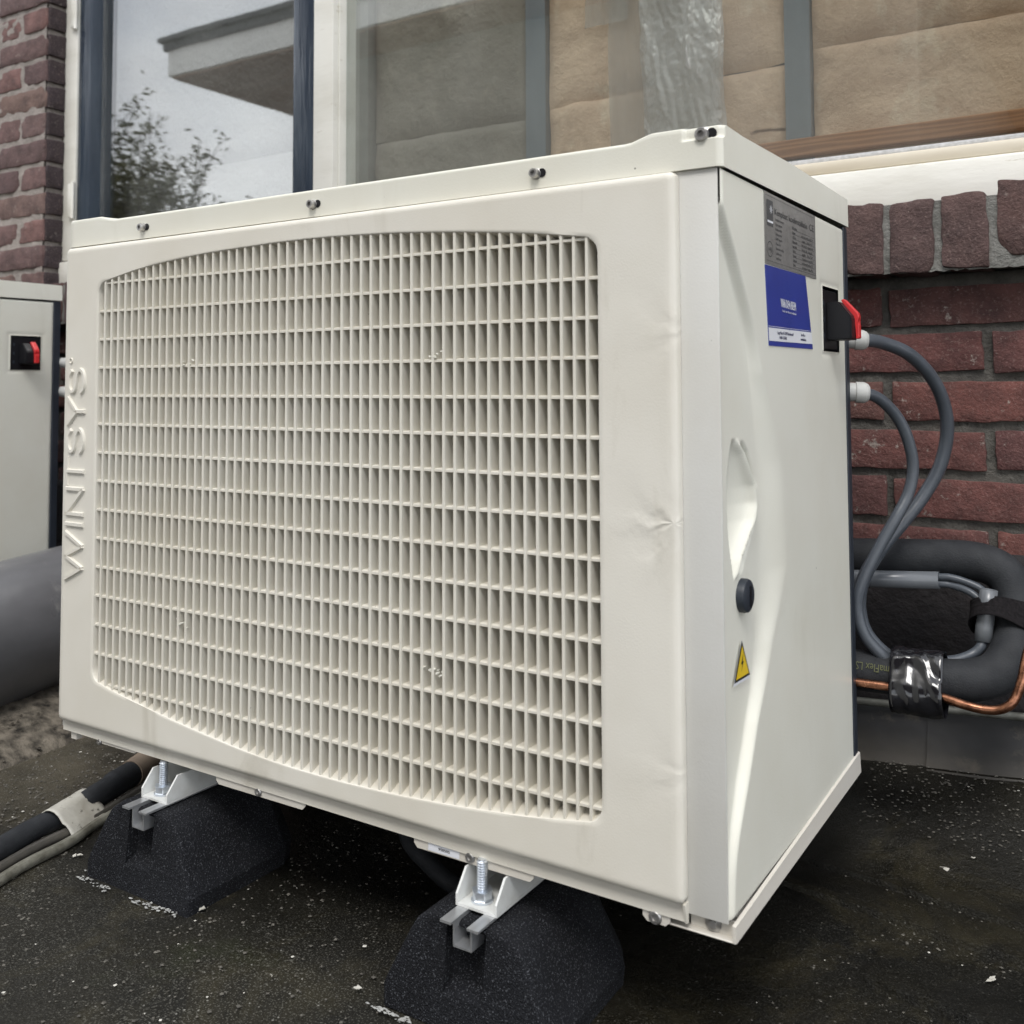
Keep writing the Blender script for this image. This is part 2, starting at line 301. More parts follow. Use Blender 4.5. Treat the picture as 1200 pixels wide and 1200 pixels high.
# ------------------------------------------------------------------ mesh helpers
class MB:
    def __init__(s): s.b = bmesh.new()
    def verts(s, pts): return [s.b.verts.new(p) for p in pts]
    def face(s, vs):
        try: return s.b.faces.new(vs)
        except ValueError: return None
    def box(s, x0, x1, y0, y1, z0, z1, bev=0, seg=1, rot=None, piv=None):
        v = s.verts([(x, y, z) for x in (x0, x1) for y in (y0, y1) for z in (z0, z1)])
        fs = [s.face([v[i] for i in q]) for q in ((0, 1, 3, 2), (4, 6, 7, 5), (0, 4, 5, 1), (2, 3, 7, 6), (0, 2, 6, 4), (1, 5, 7, 3))]
        if rot is not None: bmesh.ops.rotate(s.b, cent=piv or ((x0+x1)/2, (y0+y1)/2, (z0+z1)/2), matrix=rot, verts=v)
        if bev:
            ed = list({e for f in fs for e in f.edges})
            bmesh.ops.bevel(s.b, geom=ed, offset=bev, segments=seg, affect='EDGES', profile=.5)
        return s
    def prism(s, poly, axis, a, b):
        """poly of 2-D points extruded along axis from a to b"""
        f = {'X': lambda p, t: (t, p[0], p[1]), 'Y': lambda p, t: (p[0], t, p[1]), 'Z': lambda p, t: (p[0], p[1], t)}[axis]
        A = s.verts([f(p, a) for p in poly]); B = s.verts([f(p, b) for p in poly]); n = len(poly)
        s.face(A); s.face(B[::-1])
        for i in range(n): s.face([A[i], A[(i+1) % n], B[(i+1) % n], B[i]])
        return s
    def tube(s, pts, r, seg=12, caps=True, wob=0):
        pts = [Vector(p) for p in pts]; n = len(pts); rings = []
        T = [(pts[min(i+1, n-1)]-pts[max(i-1, 0)]).normalized() for i in range(n)]
        ref = Vector((0, 0, 1)) if abs(T[0].z) < .9 else Vector((1, 0, 0))
        N = (ref-T[0]*ref.dot(T[0])).normalized()
        for i in range(n):
            N = (N-T[i]*N.dot(T[i])).normalized(); B = T[i].cross(N)
            rr = r[i] if isinstance(r, (list, tuple)) else r
            ring = []
            for k in range(seg):
                a = 2*math.pi*k/seg; q = rr*(1+(wob*noise.noise(pts[i]*40+Vector((k*.7, 0, 0))) if wob else 0))
                ring.append(s.b.verts.new(pts[i]+N*math.cos(a)*q+B*math.sin(a)*q))
            rings.append(ring)
        for a, b in zip(rings, rings[1:]):
            for k in range(seg): s.face([a[k], a[(k+1) % seg], b[(k+1) % seg], b[k]])
        if caps: s.face(rings[0][::-1]); s.face(rings[-1])
        return s
    def lathe(s, prof, c, axis, seg=20):
        """prof: (radius, distance along axis) pairs"""
        axis = Vector(axis).normalized(); ref = Vector((0, 0, 1)) if abs(axis.z) < .9 else Vector((1, 0, 0))
        N = (ref-axis*ref.dot(axis)).normalized(); B = axis.cross(N); c = Vector(c); rings = []
        for r, h in prof:
            rings.append([s.b.verts.new(c+axis*h+(N*math.cos(2*math.pi*k/seg)+B*math.sin(2*math.pi*k/seg))*max(r, 1e-5)) for k in range(seg)])
        for a, b in zip(rings, rings[1:]):
            for k in range(seg): s.face([a[k], a[(k+1) % seg], b[(k+1) % seg], b[k]])
        s.face(rings[0][::-1]); s.face(rings[-1])
        return s
    def grid(s, P):
        """P[i][j] points"""
        V = [[s.b.verts.new(p) for p in row] for row in P]
        for i in range(len(V)-1):
            for j in range(len(V[0])-1): s.face([V[i][j], V[i+1][j], V[i+1][j+1], V[i][j+1]])
        return s
    def mesh(s, name, mat, smooth=None, recalc=True):
        me = bpy.data.meshes.new(name)
        if recalc: bmesh.ops.recalc_face_normals(s.b, faces=s.b.faces)
        s.b.to_mesh(me); s.b.free(); me.materials.append(mat)
        if smooth is not None:
            me.polygons.foreach_set('use_smooth', [True]*len(me.polygons))
            if smooth: 
                try: me.set_sharp_from_angle(angle=R(smooth))
                except Exception: pass
        return me
    def build(s, name, mat, parent=None, smooth=None, loc=(0, 0, 0)):
        return link(name, s.mesh(name, mat, smooth), parent, loc)
def link(name, me, parent=None, loc=(0, 0, 0)):
    o = bpy.data.objects.new(name, me); COL.objects.link(o); o.location = loc
    if parent: o.parent = parent
    return o
def tag(o, label=None, cat=None, group=None, kind=None):
    for k, v in (('label', label), ('category', cat), ('group', group), ('kind', kind)):
        if v: o[k] = v
    return o
def empty(name, label, cat, loc=(0, 0, 0), group=None):
    o = bpy.data.objects.new(name, None); COL.objects.link(o); o.location = loc; o.empty_display_size = .05
    return tag(o, label, cat, group)
def copy_tree(o, parent=None):
    c = o.copy(); COL.objects.link(c)
    if parent: c.parent = parent
    for ch in list(o.children): copy_tree(ch, c)
    return c
def cr(pts, k=8):
    """Catmull-Rom through points"""
    P = [Vector(p) for p in pts]; P = [P[0]*2-P[1]]+P+[P[-1]*2-P[-2]]; out = []
    for i in range(1, len(P)-2):
        a, b, c, d = P[i-1:i+3]
        for j in range(k):
            t = j/k; out.append(.5*((2*b)+(c-a)*t+(2*a-5*b+4*c-d)*t*t+(3*b-a-3*c+d)*t**3))
    out.append(P[-2]); return out
def text_mesh(txt, h, width=None, align='LEFT'):
    """built-in font; returns vertices (x, y) and faces scaled to cap height h"""
    cu = bpy.data.curves.new('t', 'FONT'); cu.body = txt; cu.size = 1; cu.resolution_u = 2
    ob = bpy.data.objects.new('t', cu); COL.objects.link(ob)
    dg = bpy.context.evaluated_depsgraph_get(); me = bpy.data.meshes.new_from_object(ob.evaluated_get(dg))
    vs = [tuple(v.co) for v in me.vertices]; fs = [tuple(p.vertices) for p in me.polygons]
    bpy.data.objects.remove(ob); bpy.data.curves.remove(cu); bpy.data.meshes.remove(me)
    xs = [v[0] for v in vs]; k = h/.72; x0, x1 = min(xs), max(xs)
    kx = width/(x1-x0) if width else k
    return [((v[0]-x0)*kx, v[1]*k) for v in vs], fs
def put_text(mb, txt, h, org, ux, uy, width=None, bold=0):
    vs, fs = text_mesh(txt, h, width); org, ux, uy = Vector(org), Vector(ux), Vector(uy)
    for dx in ((0,) if not bold else (0, bold)):
        V = [mb.b.verts.new(org+ux*(x+dx)+uy*y) for x, y in vs]
        for f in fs: mb.face([V[i] for i in f])
def flat(mb, pts): mb.face(mb.verts(pts))
def interp(x, xs, ys): return float(np.interp(x, xs, ys))

# ------------------------------------------------------------------ ground and roof edge
GX0, GY1 = -60, .52
def gz(x, y):
    """height of the roof surface: flat, with a fillet rising to the wall"""
    t = min(max((y-.43)/(.63-.43), 0), 1); s = t*t*(3-2*t)
    return s*(.070+.018*min(max((x-.82)/.25, -1), 1))
mb = MB()
xs = [-60, -20, -8, -4]+list(np.linspace(-2.4, 2.2, 93))+[5, 12, 60]
ys = [-60, -20, -8, -3]+list(np.linspace(-1.2, .68, 95))
P = []
for x in xs:
    row = []
    for y in ys:
        z = gz(x, y)
        if -2 < x < 2 and -1 < y < .67: z += .004*noise.noise(Vector((x*3.1, y*3.1, 0)))+.0016*noise.noise(Vector((x*14, y*14, 3)))
        row.append((x, y, z))
    P.append(row)
mb.grid(P); g = mb.build('flat_roof_ground', m_ground, smooth=0); tag(g, kind='structure')
# overlapping roofing sheets seen as faint raised edges on the right
def sheet(pts, h=.0075):
    mb = MB(); n = 28; P = []
    (xa, ya), (xb, yb), dpt = pts
    for i in range(n+1):
        t = i/n; x = xa+(xb-xa)*t; y = ya+(yb-ya)*t+.003*noise.noise(Vector((x*9, 0, 7)))
        P.append([(x, y, gz(x, y)-.004), (x, y+.002, gz(x, y)+h), (x, y+.01, gz(x, y)+h+.0005)]+[(x, y+dpt*q, gz(x, y+dpt*q)+h*(1-q)) for q in (.3, .6, 1)])
    mb.grid(P); return tag(mb.build('roofing_sheet', m_ground, smooth=30), kind='structure')
sheet([(.60, .468), (1.5, .355), .10]); sheet([(.64, .395), (1.5, .28), .075]); sheet([(.9255, .231), (1.5, .155), .09])
# dirt ridge under the big duct
mb = MB(); P = []
for i in range(60):
    t = i/59; cx, cy = -.49-.148*(t*1.3-.85), .0+(t*1.3-.85)*.987+.28; row = []
    for j in range(19):
        u = (j-9)/9; h = .050*(1-abs(u)**1.7)+.014*noise.noise(Vector((i*.35, j*.45, 1)))+.006*noise.noise(Vector((i*1.1, j*1.3, 5)))
        row.append((cx+u*.19, cy, max(h, -.005) if abs(u) < .99 else -.01))
    P.append(row)
mb.grid(P); tag(mb.build('rubble_bank', m_rubble, smooth=0), kind='structure')
# loose grit and paint chips
def stones(name, mat, n, where, smin, smax, flatn=.6):
    mb = MB()
    for _ in range(n):
        x, y = where(); s = random.uniform(smin, smax); z = gz(x, y)+s*.2
        a = random.random()*6.28; c, q = math.cos(a), math.sin(a)
        v = mb.verts([(x+s*(c*px-q*py), y+s*(q*px+c*py), z+s*pz*flatn) for px, py, pz in ((1, 0, 0), (0, .8, .1), (-.9, .1, 0), (.1, -.9, -.05), (.1, .1, .7), (0, 0, -.4))])
        for i in range(4): mb.face([v[i], v[(i+1) % 4], v[4]]); mb.face([v[(i+1) % 4], v[i], v[5]])
    return tag(mb.build(name, mat), kind='stuff')
def w_left():
    while True:
        x, y = random.gauss(-.1, .26), random.gauss(.08, .22)
        if -.75 < x < .95 and -.45 < y < .5: return x, y
def w_front(): return random.uniform(-.15, 1.3), random.uniform(-.5, .3)
def w_right():
    y = .30+.33*random.random()**.7; return random.uniform(.85, 1.45), y
stones('roof_grit', m_grit, 3800, w_left, .0008, .0030); stones('roof_grit', m_grit, 2600, w_front, .0006, .0020); stones('roof_grit', m_grit, 2600, w_right, .0007, .0028)
stones('paint_chips', m_chip, 150, w_front, .0010, .0026, .25); stones('paint_chips', m_chip, 90, w_right, .0008, .0020, .25); stones('paint_chips', m_chip, 110, w_left, .0010, .0030, .25)
def w_bank():
    t = random.random(); u = random.gauss(0, .10); return -.49-.148*(t*1.3-.85)+u, (t*1.3-.85)*.987+.28
def bank_stones():
    mb = MB()
    for _ in range(1500):
        x, y = w_bank(); cx = -.49-.148*((y-.28)/.987); u = abs((x-cx)/.19)
        if u > 1: continue
        s = random.uniform(.0015, .0065)*(.4+.6*random.random()); z = .050*(1-u**1.7)+s*.2; a = random.random()*6.28; c, q = math.cos(a), math.sin(a)
        v = mb.verts([(x+s*(c*px-q*py), y+s*(q*px+c*py), z+s*pz*.8) for px, py, pz in ((1, 0, 0), (0, .8, .1), (-.9, .1, 0), (.1, -.9, -.05), (.1, .1, .7), (0, 0, -.4))])
        for i in range(4): mb.face([v[i], v[(i+1) % 4], v[4]]); mb.face([v[(i+1) % 4], v[i], v[5]])
    tag(mb.build('rubble', m_rubble), kind='stuff')
bank_stones()
mb = MB()      # chips of known place
for x, y, s in ((.058, -.008, .0045), (.285, -.012, .0045), (1.028, .298, .005), (.96, .48, .006), (.985, .50, .003), (.075, .022, .004), (.06, .04, .0035), (.525, -.03, .0045), (.095, .0, .003), (.44, -.06, .002)):
    for k in range(3):
        a = random.random()*6; dx, dy = random.uniform(-1, 1)*s*.6, random.uniform(-1, 1)*s*.6
        p = [(x+dx+s*math.cos(a+q)*r_, y+dy+s*math.sin(a+q)*r_, gz(x, y)+.0035+.0015*random.random()) for q, r_ in ((0, 1), (1.4, .6), (2.9, .9), (4.4, .5))]
        flat(mb, p)
tag(mb.build('paint_chips', m_chip), kind='stuff')
# splashes of dried sealant round the foot of the rubber blocks
mb = MB()
for (xa, ya, xb, yb, n) in ((.108, -.038, .162, -.041, 40), (.20, -.042, .274, -.034, 50), (.545, -.043, .60, -.047, 36), (.100, -.03, .098, .04, 16)):
    for k in range(n):
        t = random.random(); x, y, s = xa+(xb-xa)*t+random.gauss(0, .002), ya+(yb-ya)*t+random.gauss(0, .0028), random.uniform(.0015, .004)
        a = random.random()*6
        flat(mb, [(x+s*math.cos(a+q)*r_, y+.6*s*math.sin(a+q)*r_, .0036+.0008*random.random()) for q, r_ in ((0, 1), (1.2, .5), (2.4, .8), (3.6, .4), (4.9, .9))])
tag(mb.build('sealant_crumbs', simple('dried_sealant', (.42, .42, .40, 1), (.25, .25, .24, 1), .5)), kind='stuff')

# ------------------------------------------------------------------ brick walls
def brick_variants(lx, ly, lz, n, bev=.004, jit=.002, cx=7, cz=2, rough=.0011):
    """a few different bricks: worn arrises, uneven faces, chipped corners"""
    out = []
    for k in range(n):
        b = bmesh.new(); bmesh.ops.create_cube(b, size=1)
        for v in b.verts: v.co = Vector((v.co.x*lx, v.co.y*ly, v.co.z*lz))
        for ax, cuts in ((0, cx), (2, cz)):
            ed = [e for e in b.edges if abs((e.verts[0].co-e.verts[1].co)[ax]) > .001 and sum(abs(q) > 1e-5 for q in (e.verts[0].co-e.verts[1].co)) == 1]
            bmesh.ops.subdivide_edges(b, edges=ed, cuts=cuts, use_grid_fill=True)
        for e_ in list(b.edges): pass
        sharp = [e for e in b.edges if len(e.link_faces) == 2 and e.calc_face_angle(0) > 1]
        ho = Vector((random.random()*90, k*7.3, 0))
        bmesh.ops.bevel(b, geom=sharp, offset=bev, segments=2, affect='EDGES', profile=.55)
        tilt = [random.gauss(0, jit) for _ in range(4)]
        for v in b.verts:
            c = v.co.copy(); q = c*55+ho
            u, w = c.x/lx, c.z/lz
            v.co.z += (tilt[0]*u+.0009*noise.noise(Vector((c.x*30, k*3, 5))))*(1 if c.z > 0 else -.6)
            v.co.x += tilt[1]*w*(1 if c.x > 0 else -1)*.6
            edge = max(0, 1-min(lx/2-abs(c.x), lz/2-abs(c.z))/.012)
            v.co += Vector((noise.noise(q), noise.noise(q+Vector((9, 3, 1))), noise.noise(q+Vector((2, 8, 4)))))*rough*(1+1.4*edge)
            if c.y < 0: v.co.y += .0016*max(0, edge)*abs(noise.noise(q*.6))*2
        if rough > .0012:      # one knocked corner
            sx_, sz_ = random.choice((-1, 1)), random.choice((-1, 1)); cc = Vector((sx_*lx/2, -ly/2, sz_*lz/2)); rad = random.uniform(.010, .019)
            for v in b.verts:
                dd = (v.co-cc).length
                if dd < rad: v.co += Vector((-sx_*.35, .55, -sz_*.45))*(rad-dd)*.75
        bmesh.ops.recalc_face_normals(b, faces=b.faces)
        me = bpy.data.meshes.new('brick'); b.to_mesh(me); b.free(); out.append(me)
        me.polygons.foreach_set('use_smooth', [True]*len(me.polygons)); me.set_sharp_from_angle(angle=R(40))
    return out
def setmat(mes, mat):
    for me in mes: me.materials.append(mat)
    return mes
WALL = .65
wall = empty('brick_wall', 'red brick wall with recessed grey mortar under the wide window', 'wall', (0, WALL, 0))
mb = MB(); P = []
for i in range(241):
    x = -1.3+3.0*i/240
    P.append([(x, .0075+.0022*noise.noise(Vector((x*60, z*60, 0)))+.001*noise.noise(Vector((x*190, z*190, 4))), z) for z in np.linspace(-.05, .716, 110)])
mb.grid(P); mb.box(-1.3, 1.7, .03, .25, -.05, .715)
mb.build('mortar', m_mortar, wall, 40)
full = setmat(brick_variants(.2105, .05, .0515, 8, .0024, .0016, 10, 3), m_brick)
zc = [.7056, .6441, .5807, .5163, .451, .386, .322, .258, .194, .13, .066]
for r in range(10):
    z = (zc[r]+zc[r+1])/2-.001; off = (.872 if r % 2 == 0 else .998)
    lo = -1.2
    k0 = math.floor((off-lo)/.222)
    for k in range(-k0, 4):
        x = off+k*.222+.111
        if x > 1.62: continue
        o = link('brick', random.choice(full), wall, (x+random.gauss(0, .0015), .0255+random.gauss(0, .0012), z+random.gauss(0, .0009)))
        o.rotation_euler = (0, random.gauss(0, .004)+(math.pi if random.random() < .5 else 0), random.gauss(0, .004))
# brick sill: bricks on edge, standing proud of the wall
sill = empty('brick_sill', 'row of upright purple brown bricks with wide grey joints under the white window sill', 'sill', (0, .60, 0))
mb = MB(); P = []
for i in range(561):
    x = -1.1+2.8*i/560
    P.append([(x, .0068+.0016*noise.noise(Vector((x*70, z*50, 2)))+.0008*noise.noise(Vector((x*210, z*190, 2))), z+(.0022*noise.noise(Vector((x*120, 3, 2))) if z < .72 else 0)) for z in np.linspace(.7150, .805, 22)])
mb.grid(P); mb.box(-1.1, 1.7, .012, .19, .7185, .808); mb.build('mortar', m_sillmortar, sill, 40)
sv = setmat(brick_variants(.0545, .19, .0945, 8, .0028, .0016, 5, 8, .00125), m_sillbrick)
for k in range(-31, 12):
    x = (.852, .9168, .980, 1.0465)[k] if 0 <= k < 4 else (.852+.0645*k if k < 0 else 1.0465+.0645*(k-3))
    zt = .8065+.004*random.random()+(.003 if k == 3 else 0)
    o = link('brick', sv[k % 8], sill, (x, .097+random.gauss(0, .0018), zt-.047+(.010 if k == 3 else .002 if k == 2 else 0)))
    o.rotation_euler = (random.gauss(0, .006)-.02, random.gauss(0, .012), random.gauss(0, .012))
# brick pier on the left of the window
pier = empty('brick_pier', 'weathered purple brown brick pier with pale mortar left of the window', 'wall', (-1.079, WALL, 0))
mb = MB(); P = []
for i in range(150):
    x = -1.3+1.2955*i/149; P.append([(x, .0035+.0022*noise.noise(Vector((x*60, z*60, 5)))+.001*noise.noise(Vector((x*190, z*190, 4))), z) for z in np.linspace(.70, 2.35, 220)])
mb.grid(P); mb.box(-1.3, -.0045, .009, .42, -.05, 2.35); mb.build('mortar', m_piermortar, pier, 40)
rv = setmat(brick_variants(.0445, .012, .0535, 4, .002, .001, 3, 2, .0009), m_revealshade)
pf = setmat(brick_variants(.205, .10, .0535, 7, .0035, .0022, 8, 2, .0014), m_pierbrick); ph = setmat(brick_variants(.098, .10, .0535, 6, .0035, .0022, 4, 2, .0014), m_pierbrick)
zp = .790
r = 0
while zp < 2.3:
    z = zp+.032
    x = -.049 if r % 2 == 0 else -.1025; first = True
    while x > -.9:
        isf = (r % 2 == 1) if first else (random.random() < .65)
        w = .205 if isf else .098
        if first: xc = -w/2; x = -w-.012
        else: xc = x-w/2; x -= w+.012
        o = link('brick', random.choice(pf if isf else ph), pier, (xc+random.gauss(0, .0015), .05+random.gauss(0, .0015), z+random.gauss(0, .001)))
        o.rotation_euler = (random.gauss(0, .008), random.gauss(0, .007)+(math.pi if random.random() < .5 else 0), random.gauss(0, .006)); first = False
    o = link('reveal_shade_slice', random.choice(rv), pier, (.0006, .0275, z)); o.rotation_euler = (0, 0, math.pi/2)  # thin slice over the reveal, its shade put into the dark colour
    r += 1; zp += .0655

# flashing, black band, galvanised conduit
fl = empty('lead_flashing', 'dull grey lead flashing strip at the foot of the wall', 'flashing', (0, .62, 0))
def lead(x0, x1, dz, dy):
    mb = MB(); P = []
    for i in range(31):
        x = x0+(x1-x0)*i/30; zb = .0645+.085*(x-.82)*.9+dz+.002*noise.noise(Vector((x*12, 1, dz*50)))
        zt = .139+.07*(x-.82); row = []
        for j in range(9):
            t = j/8; row.append((x, .006+.018*t-dy+.0018*noise.noise(Vector((x*9, t*3, 4)))-(.004 if j == 0 else 0), zb+(zt-zb)*t))
        row.append((x, .027, zt+.001)); P.append(row)
    mb.grid(P); return mb.build('panel', m_lead, fl, 60)
lead(-.2, .9165, -.002, 0); lead(.9150, 1.6, .0045, .0015)
mb = MB(); P = []
for i in range(24):
    x = .9165+.115*i/23; q = i/23; lip = .0055*(1-(2*q-1)**2)
    P.append([(x, -.004-lip*.5, .0655+.0765*(x-.82)+.003), (x, -.008-lip, .0610+.0765*(x-.82)+.001)])
mb.grid(P); mb.build('loose_edge', m_lead, fl, 60)
mb = MB(); P = []
for i in range(60):
    x = -1.2+2.9*i/59; P.append([(x, WALL-.004+.0012*noise.noise(Vector((x*20, z*20, 9))), z) for z in np.linspace(.12, .352+.004*noise.noise(Vector((x*14, 0, 0))), 14)]+[(x, WALL+.004, .352+.004*noise.noise(Vector((x*14, 0, 0))))])
mb.grid(P); tag(mb.build('black_band', m_blackband, smooth=0), 'black band of wall behind the looped pipes', 'wall coating')  # near-black sheet just proud of the lower wall
mb = MB(); mb.tube(cr([(.60, .632, .128), (.8265, .632, .1433), (1.0291, .632, .156), (1.55, .632, .19)], 6), .0052, 10)
tag(mb.build('steel_conduit', m_galv, smooth=40), 'thin dull metal conduit running along the top of the flashing', 'conduit')

# ------------------------------------------------------------------ window
FY = .70
win = empty('window', 'wide cream window with a dark blue opening casement on its left', 'window', (0, FY, 0))
ZT = 2.3
def wbox(name, mat, x0, x1, y0, y1, z0, z1, bev=.003, parent=win):
    mb = MB(); mb.box(x0, x1, y0-FY, y1-FY, z0, z1, bev, 2); return mb.build(name, mat, parent, 40)
wbox('frame_post', m_paint, -1.080, -1.0275, .700, .80, .88, ZT)
wbox('frame_post', m_paint, -.239, -.1855, .700, .80, .88, ZT)
wbox('post_bead', m_paint, -.1853, -.1815, .7150, .80, .8995, ZT, .002)
wbox('sill_board', m_paint, -1.080, 1.65, .692, .80, .815, .8765, .004)
wbox('sill_bead', m_bead, -.1835, 1.65, .704, .80, .8785, .8985, .006)
wbox('sealant_strip', m_putty, -.181, 1.65, .727, .742, .8995, .9095, .003)
wbox('frame_head', m_paint, -1.080, 1.65, .69, .80, ZT+.002, ZT+.07)
wbox('frame_post', m_paint, 1.60, 1.65, .700, .80, .8785, ZT)
sash = empty('sash', None, None, (0, 0, 0)); sash.parent = win
del_keys = [k for k in sash.keys()]
wbox('stile', m_navy, -1.0265, -.979, .704, .772, .8785, ZT-.004, .003, sash)
wbox('stile', m_navy, -.300, -.2405, .704, .772, .8785, ZT-.004, .003, sash)
wbox('rail', m_navy, -.9785, -.3005, .704, .772, .8785, .925, .003, sash)
wbox('rail', m_navy, -.9785, -.3005, .704, .772, ZT-.05, ZT-.004, .003, sash)
wbox('pane', m_glass, -.978, -.301, .735, .741, .926, ZT-.051, 0, sash)
wbox('pane', m_glass, -.181, 1.598, .735, .741, .9105, ZT, 0)
for z in (.985, 1.455):
    mb = MB(); mb.box(-1.044, -1.0270, .690-FY, .699-FY, z-.0, z+.082, .002, 2); mb.tube([(-1.0280, .694-FY, z-.004), (-1.0280, .694-FY, z+.086)], .005, 10)
    mb.build('hinge', m_paint, win, 40)
wbox('inner_post', simple('grey_painted_inner_post', (.30, .305, .285, 1), (.24, .245, .23, 1), .6), -.2300, -.1500, .765, .80, .9, ZT)

# ------------------------------------------------------------------ behind the glass: studs, batts, batten, plastic
def stud(x0, x1, label):
    mb = MB(); mb.prism([(x0, .775), (x1, .775), (x1, .83), (x1-.0015, .83), (x1-.0015, .777), (x0+.0015, .777), (x0+.0015, .83), (x0, .83)], 'Z', .90, ZT)
    c = (x0+x1)/2
    o = mb.build('metal_stud', m_stud); return tag(o, label, 'stud', 'metal studs behind the window')
stud(.2215, .2635, 'grey metal stud behind the glass, left of the hanging plastic'); stud(.7025, .7425, 'grey metal stud behind the glass above the right end of the unit lid')
stud(1.19, 1.23, 'grey metal stud at the far right end of the window')
def batt(x0, x1, z0, z1, mat, label, sagl=.0, seed=0, y=.772):
    mb = MB(); nx, nz = 44, 44; P = []
    for i in range(nx+1):
        u = i/nx; row = []
        for j in range(nz+1):
            v = j/nz; e = (1-abs(2*u-1)**10)*(1-abs(2*v-1)**14)
            edge = .005*noise.noise(Vector((u*5, seed, 0)))+sagl*(u-.5)
            x = x0+(x1-x0)*u; z = z0+(z1-z0)*v+edge*(1 if v < .5 else .2)
            yy = y+.018-.014*e+.004*noise.noise(Vector((x*9, z*9, seed)))+.0035*noise.noise(Vector((x*26, z*26, seed+3)))
            row.append((x, yy, z))
        P.append(row)
    mb.grid(P); o = mb.build('insulation_batt', mat, smooth=0)
    return tag(o, label, 'insulation', 'insulation batts behind the window')
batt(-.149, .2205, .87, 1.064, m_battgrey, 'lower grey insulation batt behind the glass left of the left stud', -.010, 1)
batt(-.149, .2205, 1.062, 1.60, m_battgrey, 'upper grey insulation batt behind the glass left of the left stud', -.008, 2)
batt(.2645, .7015, .87, 1.0785, m_batt, 'lower tan insulation batt between the two studs, behind the plastic', .012, 3)
batt(.2645, .7015, 1.0775, 1.60, m_batt, 'upper tan insulation batt between the two studs, behind the plastic', .012, 4)
batt(.7435, 1.189, .87, 1.0955, m_batt, 'large lower tan insulation batt above the wooden batten on the right', -.006, 5)
batt(.7435, 1.189, 1.0945, 1.60, m_batt, 'upper tan insulation batt at the top right corner behind the glass', -.006, 6)
batt(1.231, 1.59, .87, 1.60, m_batt, 'tan insulation batt right of the last stud', 0, 7)
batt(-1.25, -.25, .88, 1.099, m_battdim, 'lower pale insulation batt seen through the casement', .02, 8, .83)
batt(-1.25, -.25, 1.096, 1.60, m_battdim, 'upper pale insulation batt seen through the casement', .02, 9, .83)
mb = MB(); mb.box(.56, 1.58, .757, .774, .9215, .9505, .002)
tag(mb.build('wooden_batten', m_pine), 'rough pine batten lying along the bottom of the glass', 'batten')
# hanging plastic film
pl = empty('plastic_film', 'crinkled clear plastic film hanging in a loose roll behind the glass', 'plastic sheet', (.52, .765, .9))
mb = MB(); P = []
for i in range(241):
    v = i/240; z = .0+.72*v; row = []
    for j in range(91):
        a = j/90*math.pi; c = .006+.012*(1-v); w = .052+.014*math.sin(v*3+.5)+.010*(1-v)
        p = Vector((c-w*math.cos(a), -.016*math.sin(a), z)); q = p*22
        d = .012*noise.noise(Vector((q.x*1.3, q.z*.35, 1)))+.006*abs(noise.noise(Vector((q.x*3+q.z*.5, q.z*.8, 5))))+.0032*abs(noise.noise(Vector((q.x*6+q.z*2, q.z*2.4, 9))))+.0022*noise.noise(Vector((q.x*17, q.z*13, 3)))
        row.append((p.x+.006*noise.noise(Vector((q.z*.5, j*.08, 2))), p.y-d, z))
    P.append(row)
mb.grid(P); mb.build('crumpled_roll', m_film, pl, 0)
mb = MB(); P = []
for i in range(60):
    z = .72*i/59; row = []
    for j in range(30):
        u = j/29; x = -.125+.20*u; row.append((x+.004*noise.noise(Vector((z*6, u, 0))), .006+.005*noise.noise(Vector((x*40, z*5, 3)))+.003*noise.noise(Vector((x*90, z*16, 6))), z))
    P.append(row)
mb.grid(P); mb.build('flat_sheet', m_sheet, pl, 0)
mb = MB(); P = []
for i in range(26):
    z = .30+.42*i/25; row = []
    for j in range(20):
        u = j/19; x = -.15+.085*u-.02*(1-i/25); row.append((x, .001-.010*abs(noise.noise(Vector((x*45, z*22, 13))))-.003*noise.noise(Vector((x*120, z*80, 6))), z))
    P.append(row)
mb.grid(P); mb.build('loose_fold', m_sheet, pl, 0)
# room behind, lintel and the wall above
rm = empty('dim_room', None, None); rm['kind'] = 'structure'
mb = MB(); mb.box(-1.3, 1.75, 2.6, 2.7, .4, 2.6); mb.build('room_wall', m_room, rm)
mb = MB(); mb.box(-1.3, 1.75, .815, 2.6, .50, .60); mb.box(-1.3, 1.75, .815, 2.6, 2.5, 2.6); mb.box(-1.4, -1.3, .815, 2.7, .4, 2.6); mb.box(1.75, 1.85, .815, 2.7, .4, 2.6); mb.build('room_shell', m_room, rm)
mb = MB(); mb.box(-2.5, 2.2, .66, .90, ZT+.075, 2.75); tag(mb.build('upper_wall', m_render), 'plain wall above the window, out of view', 'wall')
mb = MB(); mb.box(1.655, 2.6, WALL, .90, -.05, 2.75); tag(mb.build('side_wall', m_render), 'plain wall right of the window, out of view', 'wall')

# ------------------------------------------------------------------ the heat pump
XB, YB, YD = .8773, .012, .425
hp = empty('heat_pump', 'large cream outdoor heat pump with a full width grille, standing on two black rubber blocks', 'heat pump')
